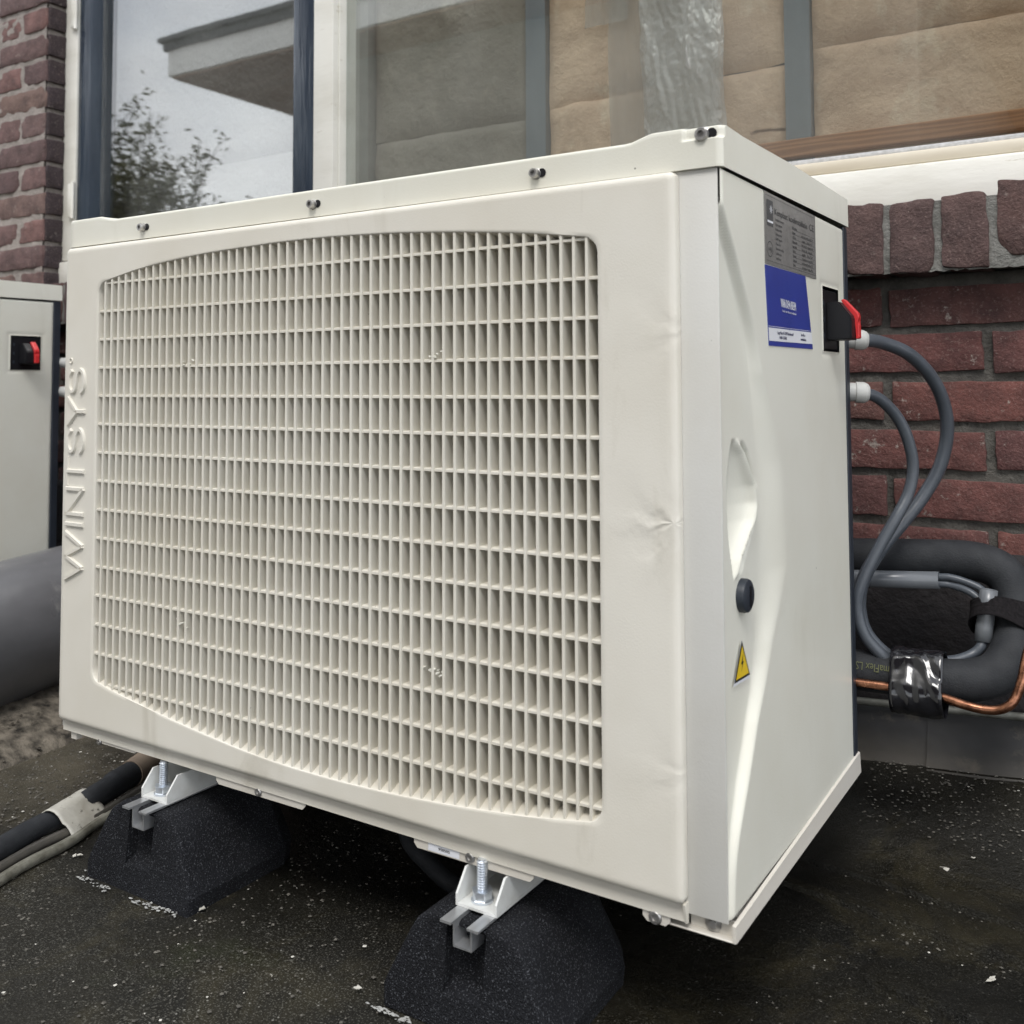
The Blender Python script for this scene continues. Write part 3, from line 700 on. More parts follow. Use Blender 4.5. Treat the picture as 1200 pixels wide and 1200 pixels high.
# opening outline, clockwise from the middle of the bottom-left corner, z as function of x
OX0, OX1, ORAD = .0685, .7675, .016
ztop = lambda x: interp(x, [.0655, .14, .20, .263, .372, .42, .47, .55, .62, .70, .7645], [.6985, .7118, .7180, .7225, .7257, .7260, .7252, .7218, .7165, .7085, .6990])
zbot = lambda x: interp(x, [.0655, .10, .154, .2126, .2726, .3286, .3786, .42, .474, .54, .621, .695, .7645], [.2150, .2065, .1990, .1905, .1838, .1782, .1748, .1738, .1736, .1755, .1808, .1882, .1990])
def smooth_poly(f, x, k=.02): return (f(x-k)+2*f(x)+f(x+k))/4 if OX0+k < x < OX1-k else f(x)
NS = 36
def opening(inset=0, insb=None):
    insb = inset if insb is None else insb
    x0, x1 = OX0+inset, OX1-inset; r = ORAD
    T = lambda x: smooth_poly(ztop, x)-inset; Bm = lambda x: smooth_poly(zbot, x)+insb
    pts = []
    def arc(cx, cz, a0, a1, n=7):
        for k in range(n): a = a0+(a1-a0)*k/(n-1); pts.append((cx+r*math.cos(a), cz+r*math.sin(a)))
    zl0, zl1, zr0, zr1 = Bm(x0+r), T(x0+r), Bm(x1-r), T(x1-r)
    h = math.pi/2
    arc(x0+r, zl0+r, 2*h+h*.88, 2*h); 
    for k in range(1, NS): pts.append((x0, zl0+r+(zl1-zl0-2*r)*k/NS))
    arc(x0+r, zl1-r, 2*h, h*1.14)
    for k in range(1, NS): x = x0+r+(x1-x0-2*r)*k/NS; pts.append((x, T(x)))
    arc(x1-r, zr1-r, h*.86, 0)
    for k in range(1, NS): pts.append((x1, zr1-r+(zr0-zr1+2*r)*k/NS))
    arc(x1-r, zr0+r, 0, -h*.88)
    for k in range(1, NS): x = x1-r+(x0-x1+2*r)*k/NS; pts.append((x, Bm(x)))
    return pts
CW = .8398
cz0 = lambda x: .1530-.0044*x/.84
cz1 = lambda x: .7485+.0012*x/.84
def outer(ins, r=.006):
    x0, x1 = ins, CW-ins; pts = []; h = math.pi/2; rr = max(r-ins*.5, .001)
    def arc(cx, cz, a0, a1, n=7):
        for k in range(n): a = a0+(a1-a0)*k/(n-1); pts.append((cx+rr*math.cos(a), cz+rr*math.sin(a)))
    b0, b1, t0, t1 = cz0(x0)+ins, cz0(x1)+ins, cz1(x0)-ins, cz1(x1)-ins
    arc(x0+rr, b0+rr, 3*h, 2*h)
    for k in range(1, NS): pts.append((x0, b0+rr+(t0-b0-2*rr)*k/NS))
    arc(x0+rr, t0-rr, 2*h, h)
    for k in range(1, NS): x = x0+rr+(x1-x0-2*rr)*k/NS; pts.append((x, cz1(x)-ins))
    arc(x1-rr, t1-rr, h, 0)
    for k in range(1, NS): pts.append((x1, t1-rr+(b1-t1+2*rr)*k/NS))
    arc(x1-rr, b1+rr, 0, -h)
    for k in range(1, NS): x = x1-rr+(x0-x1+2*rr)*k/NS; pts.append((x, cz0(x)+ins))
    return pts
loops = [(outer(0), .0118), (outer(0), .0062), (outer(.0007), .0030), (outer(.0024), .0009), (outer(.0060), 0)]
mid_o, mid_i = outer(.0060), opening(-.0007)
for t in np.linspace(0, 1, 16)[1:-1]:
    loops.append(([(a[0]+(b[0]-a[0])*t, a[1]+(b[1]-a[1])*t) for a, b in zip(mid_o, mid_i)], 0))
loops += [(opening(-.0007), 0), (opening(-.0001), .0005), (opening(.0002), .0016), (opening(.0020, .0052), .0130), (opening(.0024, .0056), .0160)]
b = MB(); rings = [b.verts([(x, y, z) for x, z in lp]) for i, (lp, y) in enumerate(loops)]
for A, Bq in zip(rings, rings[1:]):
    n = len(A)
    for k in range(n): b.face([A[k], A[(k+1) % n], Bq[(k+1) % n], Bq[k]])
cover = b.build('front_cover', m_cover, hp, 40)
# lower return flange of the cover
mb = MB(); P = [[(x, .0065, cz0(x)+.002), (x, .0085, cz0(x)-.0035), (x, .0085, .1390-.0058*x/.84), (x, .0145, .1384-.0058*x/.84)] for x in np.linspace(.0008, .8390, 30)]
mb.grid(P); mb.prism([(.0042, cz0(.8398)-.0), (.0125, cz0(.8398)), (.0125, .1318), (.0085, .1322)], 'X', .8378, .8398)
mb.build('lower_flange', m_cover, cover, 35)
# vertical grille slats
def inside_z(x):
    return max(smooth_poly(zbot, x)+.001, .18 if False else 0), smooth_poly(ztop, x)-.0005
ev = None
for i in range(53):
    x = .0783+.0024+i*.01299
    z0, z1 = smooth_poly(zbot, x)-.002, smooth_poly(ztop, x)+.002
    ex = min(x-OX0, OX1-x)
    if ex < ORAD: c = ORAD-math.sqrt(max(ORAD**2-(ORAD-ex)**2, 0)); z0 += c; z1 -= c
    w = .0015; mb = MB()
    mb.prism([(x-w*.80, .0009), (x+w*.80, .0009), (x+w, .0016), (x+w*.95, .0300), (x-w*.95, .0300), (x-w, .0016)], 'Z', z0, z1)
    mb.build('vertical_slat', m_grille, cover)
for k in range(15):
    z = .6993-k*.035
    xs_ = [x for x in np.linspace(OX0, OX1, 400) if smooth_poly(zbot, x)-.002 < z < smooth_poly(ztop, x)+.002]
    if k == 0: xs_ = [x for x in xs_ if x > .070 and x < .762]
    mb = MB(); h = .0017
    mb.prism([(.0026, z-h*.85), (.0026, z+h*.45), (.0050, z+h), (.0290, z+h*.9), (.0290, z-h*.8), (.0048, z-h)], 'X', xs_[0]-.001, xs_[-1]+.001)
    mb.build('horizontal_slat', m_grille, cover)
for (x, z) in ((.2315, .5962), (.2280, .3000), (.5855, .5990), (.5880, .2995)):       # moulding burrs
    mb = MB()
    for _ in range(9):
        dx, dz = random.gauss(0, .0065), random.gauss(0, .0022); s = random.uniform(.0005, .0012)
        mb.box(x+dx-s*1.8, x+dx+s*1.8, .0012, .0042, z+dz-s*.7, z+dz+s*.7, .0003, 1, Matrix.Rotation(random.uniform(-.7, .7), 3, 'Y'))
    mb.build('moulding_burr', m_lid, cover)
# raised lettering up the left border (letter tops point left)
XBASE, XTOP = .0462, .0130
def stroke(mb, pts, w=.0030, h=.0030):
    """pts: (z, v) v=0 baseline 1 top; ridge with sloping sides standing on the cover"""
    P = [Vector((XBASE+(XTOP-XBASE)*v, 0, z)) for z, v in pts]
    n = len(P); rows = []
    for i in range(n):
        a, c = P[max(i-1, 0)], P[min(i+1, n-1)]; d = (c-a).normalized(); s = Vector((d.z, 0, -d.x))
        e = d*(-w*.5 if i == 0 else w*.5 if i == n-1 else 0)
        rows.append([P[i]+s*w+e+Vector((0, .0005, 0)), P[i]+s*w*.62+e*.6-Vector((0, h, 0)), P[i]-s*w*.62+e*.6-Vector((0, h, 0)), P[i]-s*w+e+Vector((0, .0005, 0))])
    V = [mb.verts(r_) for r_ in rows]
    for A, Bq in zip(V, V[1:]):
        for k in range(3): mb.face([A[k], A[k+1], Bq[k+1], Bq[k]])
    mb.face(V[0]); mb.face(V[-1][::-1])
def ess(z0, z1):
    w = z1-z0
    c = [(.86, .80), (.72, .93), (.50, .97), (.26, .93), (.12, .77), (.20, .60), (.46, .52), (.74, .45), (.90, .28), (.78, .10), (.50, .03), (.24, .07), (.10, .22)]
    pts = cr([(z0+w*a, q, 0) for a, q in c], 3); return [(p.x, p.y) for p in pts]
mb = MB()
stroke(mb, [(.330, 1), (.3455, 0)]); stroke(mb, [(.3455, 0), (.3585, 1)]); stroke(mb, [(.3585, 1), (.3725, 0)]); stroke(mb, [(.3725, 0), (.3875, 1)])
stroke(mb, [(.3985, 0), (.3985, 1)])
stroke(mb, [(.4115, 0), (.4115, 1)]); stroke(mb, [(.4115, 1), (.4425, 0)]); stroke(mb, [(.4425, 0), (.4425, 1)])
stroke(mb, [(.4645, 0), (.4645, .97)], .0028); stroke(mb, [(.4470, .97), (.4820, .97)], .0011, .0016)
stroke(mb, ess(.4850, .5205)); stroke(mb, [(.5395, 0), (.5395, .46)]); stroke(mb, [(.5395, .46), (.5235, 1)]); stroke(mb, [(.5395, .46), (.5565, 1)])
stroke(mb, ess(.5600, .5955))
ring = [(.6035+.0032*math.cos(a), .90+.09*math.sin(a)) for a in np.linspace(0, 6.283, 13)]; stroke(mb, ring, .0008, .0014)
mb.build('raised_lettering', m_cover, cover, 40)

# body shell behind the cover
mb = MB(); mb.box(-.006, .800, .0545, .4065, .1400, .753); mb.build('inner_casing', m_coil, hp)
mb = MB()
for i in range(150): x = .064+i*.0047; mb.box(x, x+.0022, .0400, .0540, .17, .735)
mb.build('heat_exchanger_fins', m_coil, hp)
mb = MB(); mb.box(-.0075, .0115, .0122, .0540, .140, .7545, .002, 2); mb.build('corner_post', m_post, hp, 40)
mb = MB(); mb.box(.8005, .8735, .0122, .0146, .1388, .7505, .0010, 2); mb.box(.8005, .8030, .0148, .4065, .1388, .7505); mb.build('corner_post', m_post, hp, 40)
# lid
def lidtop(x): return interp(x, [-.008, .055, .085, .795, .815, .879], [.7862, .7862, .7806, .7806, .7866, .7866])
mb = MB(); xs_ = [-.0078, -.0070, -.0055]+list(np.linspace(-.003, .836, 130))+list(np.linspace(.838, .874, 26))+[.8765, .8782, .8790]; P = []
LB = .7508
def lid_y(x, t):
    """front skirt with a sunken screw pocket in the right corner"""
    y = .0092; z = LB+(lidtop(x)-LB)*t
    if x > .8435 and z > .7745: y += .0042*min(1, (x-.8435)/.0035)*min(1, (z-.7745)/.0025)
    if x < -.004: y += (-.004-x)*1.0
    if x > .8755: y += (x-.8755)*1.2
    return y, z
for x in xs_:
    ins = .0012 if (x < -.0075 or x > .8785) else 0
    row = [(x, .0175, LB-.0003)]
    for t in (0, .15, .3, .45, .55, .60, .63, .66, .69, .72, .75, .80, .86, .90): y, z = lid_y(x, t); row.append((x, y, z))
    y, z = lid_y(x, 1); row += [(x, y+.0005, z-.0014), (x, y+.0016, z-.0004), (x, y+.0034, z)]
    row += [(x, .06, .7866-.001), (x, .20, .7880), (x, .424, .7868)]
    row.append((x, .4262, .7855)); row.append((x, .4266, .7545))
    P.append(row)
mb.grid(P)
b2 = mb.b; b2.verts.ensure_lookup_table(); nc = len(P[0])
mb.face([b2.verts[i] for i in range(nc)]); mb.face([b2.verts[(len(P)-1)*nc+i] for i in range(nc)][::-1])
lid = mb.build('lid', m_lid, hp, 32)
def screw(x, y, z, parent, r=.0048, ln=.007, dark=True):
    mb = MB(); mb.lathe([(r*1.15, -.002), (r*1.15, .0004), (r, .0008), (r, ln*.7), (r*.86, ln), (r*.5, ln), (r*.45, ln*.45), (0, ln*.45)], (x, y, z), (0, -1, 0), 16)
    return mb.build('screw', m_screw, parent, 35)
for x, z in ((.1422, .7640), (.4228, .7640), (.7006, .7644)):
    screw(x, .0092, z, lid); mb = MB(); mb.lathe([(.0042, 0), (.0042, .0008)], (x+.0062, .0093, z+.0004), (0, -1, 0), 12); mb.build('dark_disc', m_black, lid)  # flat black disc beside each lid screw
screw(.8615, .0122, .7788, lid, .0060, .006); mb = MB(); mb.lathe([(.0045, 0), (.0045, .001)], (.8695, .0124, .7795), (0, -1, 0), 12); mb.build('dark_disc', m_black, lid)
# sculpted side panel
Yg = np.concatenate([np.linspace(.0128, .20, 122), np.linspace(.2035, .408, 60)]); Zg = np.linspace(.1420, .7496, 250)
Yq, Zq = np.meshgrid(Yg, Zg)
zk = [.139, .19, .2541, .3126, .36, .418, .4937, .5628, .6103, .6688, .7115, .75]
yc = np.interp(Zq, zk, [.0110, .0150, .0560, .0870, .1010, .1085, .1105, .0985, .0850, .0487, .0137, -.01])
k_ = np.ones(9)/9
yc1 = np.interp(Zg, zk, [.0110, .0150, .0560, .0870, .1010, .1085, .1105, .0985, .0850, .0487, .0137, -.01])
pad = np.concatenate([np.full(8, yc1[0]), yc1, np.full(8, yc1[-1])]); yc1s = np.convolve(pad, np.ones(17)/17, 'valid'); yc = np.repeat(yc1s[:, None], len(Yg), 1)
wd = np.interp(Zq, [.14, .20, .28, .34, .40, .50, .58, .66, .75], [.006, .008, .012, .032, .068, .052, .018, .006, .005])
t_ = np.clip((Yq-yc)/wd, 0, 1); st = t_*t_*(3-2*t_)
H = -.0085*(1-st)*np.clip((.742-Zq)/.03, .25, 1)*np.clip((Zq-.10)/.14, .3, 1)
# grip recess with an S-shaped ridge
zl = [.4055, .420, .435, .45, .465, .48, .495, .51, .5215]
yl = np.interp(Zq, zl, [.0500, .0450, .0400, .0370, .0355, .0360, .0390, .0435, .0495])
yr = np.interp(Zq, zl, [.0510, .0600, .0760, .0925, .0985, .0945, .0840, .0735, .0600])
inz = (Zq > .4055) & (Zq < .5215); s_ = (Yq-yl)/np.maximum(yr-yl, .001)
env = np.sin(np.clip((Zq-.4055)/.116, 0, 1)*math.pi)**.45
sc_ = np.clip(s_, 0, 1)
shp = np.clip(sc_/.20, 0, 1)**.7*(1-np.clip((sc_-.20)/.80, 0, 1)**1.7)
dep = np.where((s_ > 0) & (s_ < 1) & inz, -.0150*env*shp, 0)
rim = np.where(inz & (s_ > 0), .0055*np.exp(-((Yq-yr-.0008)/.0045)**2)*env, 0)
up = np.exp(-((Yq-yr-.0105)/.0048)**2)*(np.clip(np.sin((Zq-.476)/.043*math.pi), 0, 1)*((Zq > .476) & (Zq < .519)))**.7
lo = np.exp(-((Yq-yr-.0105)/.0048)**2)*(np.clip(np.sin((Zq-.409)/.038*math.pi), 0, 1)*((Zq > .409) & (Zq < .447)))**.7
H = H+dep+rim-.0150*(up+lo)
edge = np.minimum(np.minimum((Yq-.0128), (.408-Yq)), np.minimum(Zq-.1420, .7496-Zq)); H -= .0018*np.clip(1-edge/.0025, 0, 1)**2
hole = (Yq > .3125) & (Yq < .3825) & (Zq > .6045) & (Zq < .6765)
H -= .0022*np.exp(-np.maximum(np.maximum(np.maximum(.3125-Yq, Yq-.3825), np.maximum(.6045-Zq, Zq-.6765)), 0)/.003)*(~hole)
nzg, nyg = Yq.shape; co = np.stack([XB+H, Yq, Zq], -1).reshape(-1, 3)
keep = ~(hole[:-1, :-1] & hole[1:, 1:])
ii, jj = np.nonzero(keep); a_ = ii*nyg+jj
faces = np.stack([a_, a_+1, a_+nyg+1, a_+nyg], 1)
me = bpy.data.meshes.new('side_panel'); me.from_pydata(co.tolist(), [], faces.tolist()); me.materials.append(m_side)
me.polygons.foreach_set('use_smooth', [True]*len(me.polygons))
side = link('side_panel', me, hp)
mb = MB(); mb.prism([(.0128, .1420), (.0128, .7496), (.408, .7496), (.408, .142)], 'X', XB-.0500, XB-.0480)
mb.build('panel_backing', m_side, side)
mb = MB(); mb.box(.02, XB+.0004, .4085, YD, .1425, .7535, .0015); mb.build('back_panel', m_back, hp)
# lock on the grip
mb = MB(); mb.lathe([(.0145, -.012), (.0145, .0035), (.0138, .006), (.0105, .0075), (0, .0075)], (XB-.008, .0680, .3888), (1, 0, 0), 24); lk = mb.build('lock', m_back, side, 35)
mb = MB(); mb.box(XB-.0006, XB+.0004, .0664, .0696, .380, .3976); mb.build('key_slot', m_black, lk)
# warning triangle
def sx(y): return XB-.0075+.0006
mb = MB(); flat(mb, [(XB-.0066, .0395, .3185), (XB-.0066, .0805, .3165), (XB-.0066, .0612, .3525)]); wt = mb.build('warning_sticker', m_white, side); wt['label'] = 'yellow warning triangle with a black flash'
mb = MB(); flat(mb, [(XB-.0063, .0412, .3212), (XB-.0063, .0800, .3192), (XB-.0063, .0612, .3520)]); mb.build('border', m_black, wt) if False else None
bord = MB(); flat(bord, [(XB-.0063, .0415, .3208), (XB-.0063, .0802, .3190), (XB-.0063, .0612, .3522)]); bord.build('sticker_border', m_black, side)
mb = MB(); flat(mb, [(XB-.0061, .0450, .3228), (XB-.0061, .0770, .3213), (XB-.0061, .0611, .3478)]); mb.build('sticker_yellow', m_yellow, side)
mb = MB(); flat(mb, [(XB-.0059, y, z) for y, z in ((.0640, .3420), (.0575, .3330), (.0606, .3325), (.0570, .3262), (.0640, .3345), (.0612, .3350))]); mb.build('sticker_flash', m_black, side)
# rating plate and blue sticker
XS = XB+.0006
UX, UY = (0, 1, 0), (0, 0, 1)
mb = MB(); mb.box(XB-.002, XS, .1203, .2889, .6808, .7482); rp_ = mb.build('rating_plate', m_plate, side)
X2 = XS+.0002
mb = MB()
for (y0, y1, z0, z1) in ((.1235, .2865, .7450, .7454), (.1235, .2865, .6842, .6846), (.1235, .1238, .6846, .7450), (.2862, .2865, .6846, .7450)): flat(mb, [(X2, y0, z0), (X2, y1, z0), (X2, y1, z1), (X2, y0, z1)])
put_text(mb, 'Kenplaat koelinstallatie', .0062, (X2, .1500, .7300), UX, UY, .1080, .0004)
put_text(mb, 'CE', .0072, (X2, .2650, .7300), UX, UY, .017, .0004)
Ls = ['Installatie nummer', 'Type systeem', 'Koudemiddel', 'Serienummer', 'GWP waarde', 'Max. druk', 'Nominale vulling', 'Lekdetectie', 'Installateur']
Rs = ['R32 vulling', 'Datum', 'CO2 eq.', 'Hoge druk', 'Lage druk', 'Vul kg', 'Eigenaar', 'Telefoon', 'Adres']
for k, (a, c) in enumerate(zip(Ls, Rs)):
    z = .7245-.0046*k; put_text(mb, a, .0026, (X2, .1520, z), UX, UY, None, .0003)
    put_text(mb, c, .0026, (X2, .2060, z-.0008), UX, UY, None, .0003)
    flat(mb, [(X2, .2060, z-.0014), (X2, .2830, z-.0014), (X2, .2830, z-.0011), (X2, .2060, z-.0011)])
    if k > 0: put_text(mb, c[::-1], .0026, (X2, .2370, z-.0008), UX, UY, .040, .0003)
put_text(mb, 'HJ', .0040, (X2, .1305, .6935), UX, UY, .008, .0004)
for q in range(24):
    a0, a1 = q*math.pi/12, (q+1)*math.pi/12
    flat(mb, [(X2, .1345+.0085*math.cos(a0), .6955+.0075*math.sin(a0)), (X2, .1345+.0085*math.cos(a1), .6955+.0075*math.sin(a1)), (X2, .1345+.0075*math.cos(a1), .6955+.0065*math.sin(a1)), (X2, .1345+.0075*math.cos(a0), .6955+.0065*math.sin(a0))])
mb.build('plate_print', m_print, rp_)
mb = MB(); flat(mb, [(X2, .1265, .7170), (X2, .1450, .7170), (X2, .1450, .7415), (X2, .1265, .7415)]); mb.build('plate_badge', m_print, rp_)
mb = MB()
for q in range(8):
    a = q*math.pi/4; c, s = math.cos(a), math.sin(a)
    flat(mb, [(X2+.0002, .1385+.0008*c-.0004*s, .7330+.0008*s+.0004*c), (X2+.0002, .1385+.0042*c-.0003*s, .7330+.0042*s+.0003*c), (X2+.0002, .1385+.0042*c+.0003*s, .7330+.0042*s-.0003*c), (X2+.0002, .1385+.0008*c+.0004*s, .7330+.0008*s-.0004*c)])
flat(mb, [(X2+.0002, .1275, .7202), (X2+.0002, .1440, .7202), (X2+.0002, .1440, .7222), (X2+.0002, .1275, .7222)])
mb.build('badge_mark', m_white, rp_)
BL = [(.1198, .6798), (.2489, .6805), (.2712, .6063), (.1276, .6056)]
def bq(u, v):  # u along, v down
    a = [BL[0][i]+(BL[1][i]-BL[0][i])*u for i in (0, 1)]; c = [BL[3][i]+(BL[2][i]-BL[3][i])*u for i in (0, 1)]
    return (a[0]+(c[0]-a[0])*v, a[1]+(c[1]-a[1])*v)
mb = MB(); V0 = mb.verts([(XS, *bq(u, v)) for u, v in ((0, 0), (0, 1), (1, 1), (1, 0))]); V1 = mb.verts([(XB-.002, *bq(u, v)) for u, v in ((0, 0), (0, 1), (1, 1), (1, 0))])
mb.face(V0); [mb.face([V0[i], V0[(i+1) % 4], V1[(i+1) % 4], V1[i]]) for i in range(4)]
bs = mb.build('blue_sticker', m_blue, side)
mb = MB(); flat(mb, [(X2, *bq(u, v)) for u, v in ((0, .775), (0, .940), (1, .930), (1, .770))])
flat(mb, [(X2, *bq(u, v)) for u, v in ((0, .755), (0, .760), (1, .755), (1, .750))])
put_text(mb, 'VAN DEN BEEM', .0085, (X2, *bq(.30, .49)), (0, 1, -.02), (0, -.10, 1), .048, .0007)
put_text(mb, 'koel- en klimaattechniek', .0022, (X2, *bq(.33, .55)), (0, 1, -.02), (0, -.10, 1), .044, .0003)
mb.build('sticker_band', m_white, bs)
mb = MB(); X3 = X2+.0002
for t, u, v in (('Lage Maat 45 3370 Hardinxveld', .18, .845), ('0184 123456', .22, .905), ('info', .72, .838), ('website', .70, .898)): put_text(mb, t, .0030, (X3, *bq(u, v)), UX, UY, {.18: .050, .22: .022, .72: .014, .70: .019}[u], .0005)
mb.build('sticker_text', m_navyprint, bs)
mb = MB()
for cy_, cz_ in ((.36, .30), (.42, .62)):
    y0, z0 = bq(.48, cz_)
    for q in range(8):
        a = q*math.pi/4; c, s = math.cos(a), math.sin(a)
        for r0, r1 in ((.002, .0085), (.0095, .012)):
            flat(mb, [(X2, y0+r0*c-.0007*s, z0+r0*s+.0007*c), (X2, y0+r1*c-.0007*s, z0+r1*s+.0007*c), (X2, y0+r1*c+.0007*s, z0+r1*s-.0007*c), (X2, y0+r0*c+.0007*s, z0+r0*s-.0007*c)])
mb.build('sticker_emblem', m_faint, bs)
# main switch in its recess
mb = MB(); mb.box(XB-.045, XB-.040, .306, .390, .598, .683); mb.box(XB-.039, XB-.003, .3060, .3115, .600, .681); mb.box(XB-.039, XB-.003, .3835, .389, .600, .681); mb.box(XB-.039, XB-.003, .3118, .3832, .6775, .682); mb.box(XB-.039, XB-.003, .3118, .3832, .599, .6035); mb.build('switch_recess', m_back, side)
mb = MB(); mb.box(XB-.0385, XB-.0015, .3155, .3800, .6072, .6738, .0015); sw = mb.build('main_switch', m_black, side)
for z in (.622, .640, .658): 
    mb = MB(); mb.box(XB-.0025, XB-.0008,   .3205, .3245, z-.003, z+.003); mb.build('switch_notch', m_back, sw)
mb = MB(); mb.prism([(XB-.0012, .6175), (XB+.0250, .6185), (XB+.0250, .6430), (XB+.0120, .6600), (XB-.0012, .6600)], 'Y', .3330, .3640)
bmesh.ops.bevel(mb.b, geom=list(mb.b.edges), offset=.0015, segments=2, affect='EDGES'); mb.build('switch_knob', m_black, sw, 35)
mb = MB(); pth = [(XB+.0100, .6628), (XB+.0138, .6638), (XB+.0283, .6475), (XB+.0292, .6425), (XB+.0275, .6385), (XB+.0292, .6345), (XB+.0292, .6200), (XB+.0254, .6190)]
mb.prism(pth+[(XB+.0253, .6425), (XB+.0118, .6602)], 'Y', .3500, .3600)
bmesh.ops.bevel(mb.b, geom=list(mb.b.edges), offset=.0008, segments=1, affect='EDGES'); mb.build('red_handle', m_red, sw)
# cable glands on the back edge
for z, rr in ((.6225, .0105), (.5608, .0110)):
    mb = MB(); mb.lathe([(rr*1.0, 0), (rr*1.0, .010), (rr*1.12, .0105), (rr*1.12, .020), (rr*.95, .024), (rr*.7, .026), (0, .026)], (XB-.006, .432, z), (.9, .35, -.05), 14); mb.build('cable_gland', m_gland, hp, 35)
# base tray
tr_ = MB()
tr_.box(-.006, XB-.002, .0300, YD-.002, .1310, .1375)
tz = lambda y: .1400+.0098*(y-.012)/.41
tr_.b.verts.ensure_lookup_table()
A = tr_.verts([(XB-.0005, .0122, .1258), (XB-.0005, .0122, .1395), (XB+.0022, .0122, .1385), (XB+.0030, .0122, .1262)]); Bq = tr_.verts([(XB-.0005, YD+.001, .1258), (XB-.0005, YD+.001, .1492), (XB+.0022, YD+.001, .1482), (XB+.0030, YD+.001, .1262)])
tr_.face(A); tr_.face(Bq[::-1]); [tr_.face([A[i], A[(i+1) % 4], Bq[(i+1) % 4], Bq[i]]) for i in range(4)]
tr_.box(.8385, XB-.001, .0200, .0216, .1258, .1388); tr_.box(.8050, XB+.0024, .0122, .0230, .1250, .1268, .0008)
tray = tr_.build('base_tray', m_tray, hp)
for x0, x1, zt, zb in ((.0676, .1425, .1400, .1343), (.2800, .4147, .1390, .1284), (.5583, .6929, .1370, .1260), (.7994, .8239, .1355, .1240)):
    mb = MB(); c = .004; mb.prism([(x0, zt), (x1, zt), (x1, zb+c), (x1-c, zb), (x0+c, zb), (x0, zb+c)], 'Y', .0105, .0120); mb.build('tray_tab', m_tray, tray)
mb = MB(); mb.box(.0125, .0230, .012, .020, .1290, .1372); mb.build('tray_tab', m_tray, tray)
for x, z, rr in ((.0727, .1362, .0040), (.3470, .1335, .0048), (.6244, .1322, .0052), (.8110, .1292, .0060)):
    mb = MB(); mb.lathe([(rr, 0), (rr, .001), (rr*.8, .0026), (rr*.45, .0026), (rr*.4, .0012), (0, .0012)], (x, .0104, z), (0, -1, 0), 16); mb.build('tray_screw', m_screw, tray, 30)
mb = MB(); mb.lathe([(.0070, 0), (.0070, .0012), (.0040, .0016), (.0036, .004), (.002, .0042), (0, .0042)], (.8581, .0199, .1330), (0, -1, 0), 18); mb.build('tray_screw', m_screw, tray, 30)
mb = MB(); flat(mb, [(.5755, .0102, .1272), (.6120, .0102, .1270), (.6120, .0102, .1350), (.5755, .0102, .1352)]); st_ = mb.build('serial_sticker', m_white, tray)
mb = MB(); put_text(mb, '505056', .0027, (.6010, .0100, .1322), (-1, 0, 0), (0, 0, -1), .013, .0004); mb.build('serial_print', m_print, st_)

# the second unit further along the wall: the same machine
hp2 = copy_tree(hp); hp2.location = (-1.661, .084, 0)
hp2['label'] = 'second cream heat pump at the left edge, only its side panel and switch showing'
hp['group'] = hp2['group'] = 'heat pumps along the wall'

# ------------------------------------------------------------------ rubber feet with rail, bracket and bolt
ft = empty('support_foot', 'near black rubber foot under the right end, its bolt and bracket showing', 'support foot', (.6435, 0, 0))
prof = [(-.088, 0), (-.090, .018), (-.0865, .026), (-.0640, .070), (-.0565, .082), (-.040, .0925), (.040, .0925), (.0565, .082), (.0640, .070), (.0865, .026), (.090, .018), (.088, 0)]
def rubber_block(notch, ys):
    mb = MB(); rows = []
    for y, ins in ys:
        rows.append([(x*(1-ins/.088), y+((.010 if y < 0 else 0)*z/.09), max(z-ins*(1 if z > .05 else 0), 0)) for x, z in prof])
    V = [mb.verts(r_) for r_ in rows]; n = len(prof)
    for A, Bq in zip(V, V[1:]):
        for k in range(n): mb.face([A[k], A[(k+1) % n], Bq[(k+1) % n], Bq[k]])
    F = V[0]
    if notch:      # recess below the rail end with a ledge at its foot
        def fv(x, z, dy=0): return mb.b.verts.new((x, -.0335+.010*z/.09+dy, z))
        TL, TR, BLv, BR = fv(-.021, .0885), fv(.021, .0885), fv(-.021, .030), fv(.021, .030)
        rTL, rTR, rL, rR = fv(-.021, .0885, .015), fv(.021, .0885, .015), fv(-.021, .0375, .015), fv(.021, .0375, .015)
        mb.face([rTL, rTR, rR, rL]); mb.face([rL, rR, BR, BLv]); mb.face([TL, rTL, rL, BLv]); mb.face([rTR, TR, BR, rR])
        mb.face([F[0], F[1], F[2], F[3], F[4], F[5], TL, BLv]); mb.face([F[11], BR, TR, F[6], F[7], F[8], F[9], F[10]]); mb.face([F[0], BLv, BR, F[11]]); mb.face([F[5], F[6], TR, rTR, rTL, TL])
    else: mb.face(F)
    mb.face(V[-1][::-1])
    rb = mb.build('rubber_block', m_rubber, ft)
    bv = rb.modifiers.new('b', 'BEVEL'); bv.width = .0020; bv.segments = 2; bv.limit_method = 'ANGLE'; bv.angle_limit = R(22)
rubber_block(True, ((-.0335, .0040), (-.0325, .0015), (-.029, 0), (.06, 0), (.110, 0), (.134, .014)))
rubber_block(False, ((.285, .014), (.305, 0), (.36, 0), (.42, 0), (.445, .006)))
mb = MB(); z = .0962          # top hat rail, open slot down the middle
for s in (-1, 1):
    mb.box(min(s*.0085, s*.0205), max(s*.0085, s*.0205), -.0355, .46, z-.0022, z)
    mb.box(min(s*.0085, s*.0102), max(s*.0085, s*.0102), -.0300, .46, z-.0215, z-.0024)
mb.box(-.0100, .0100, -.0300, .46, z-.0232, z-.0216); mb.build('rail', m_alu, ft)
mb = MB(); P_ = [(.018, .0)]
zf = z+.0002
mb.box(-.0225, .0225, -.0085, .43, zf, zf+.0024)
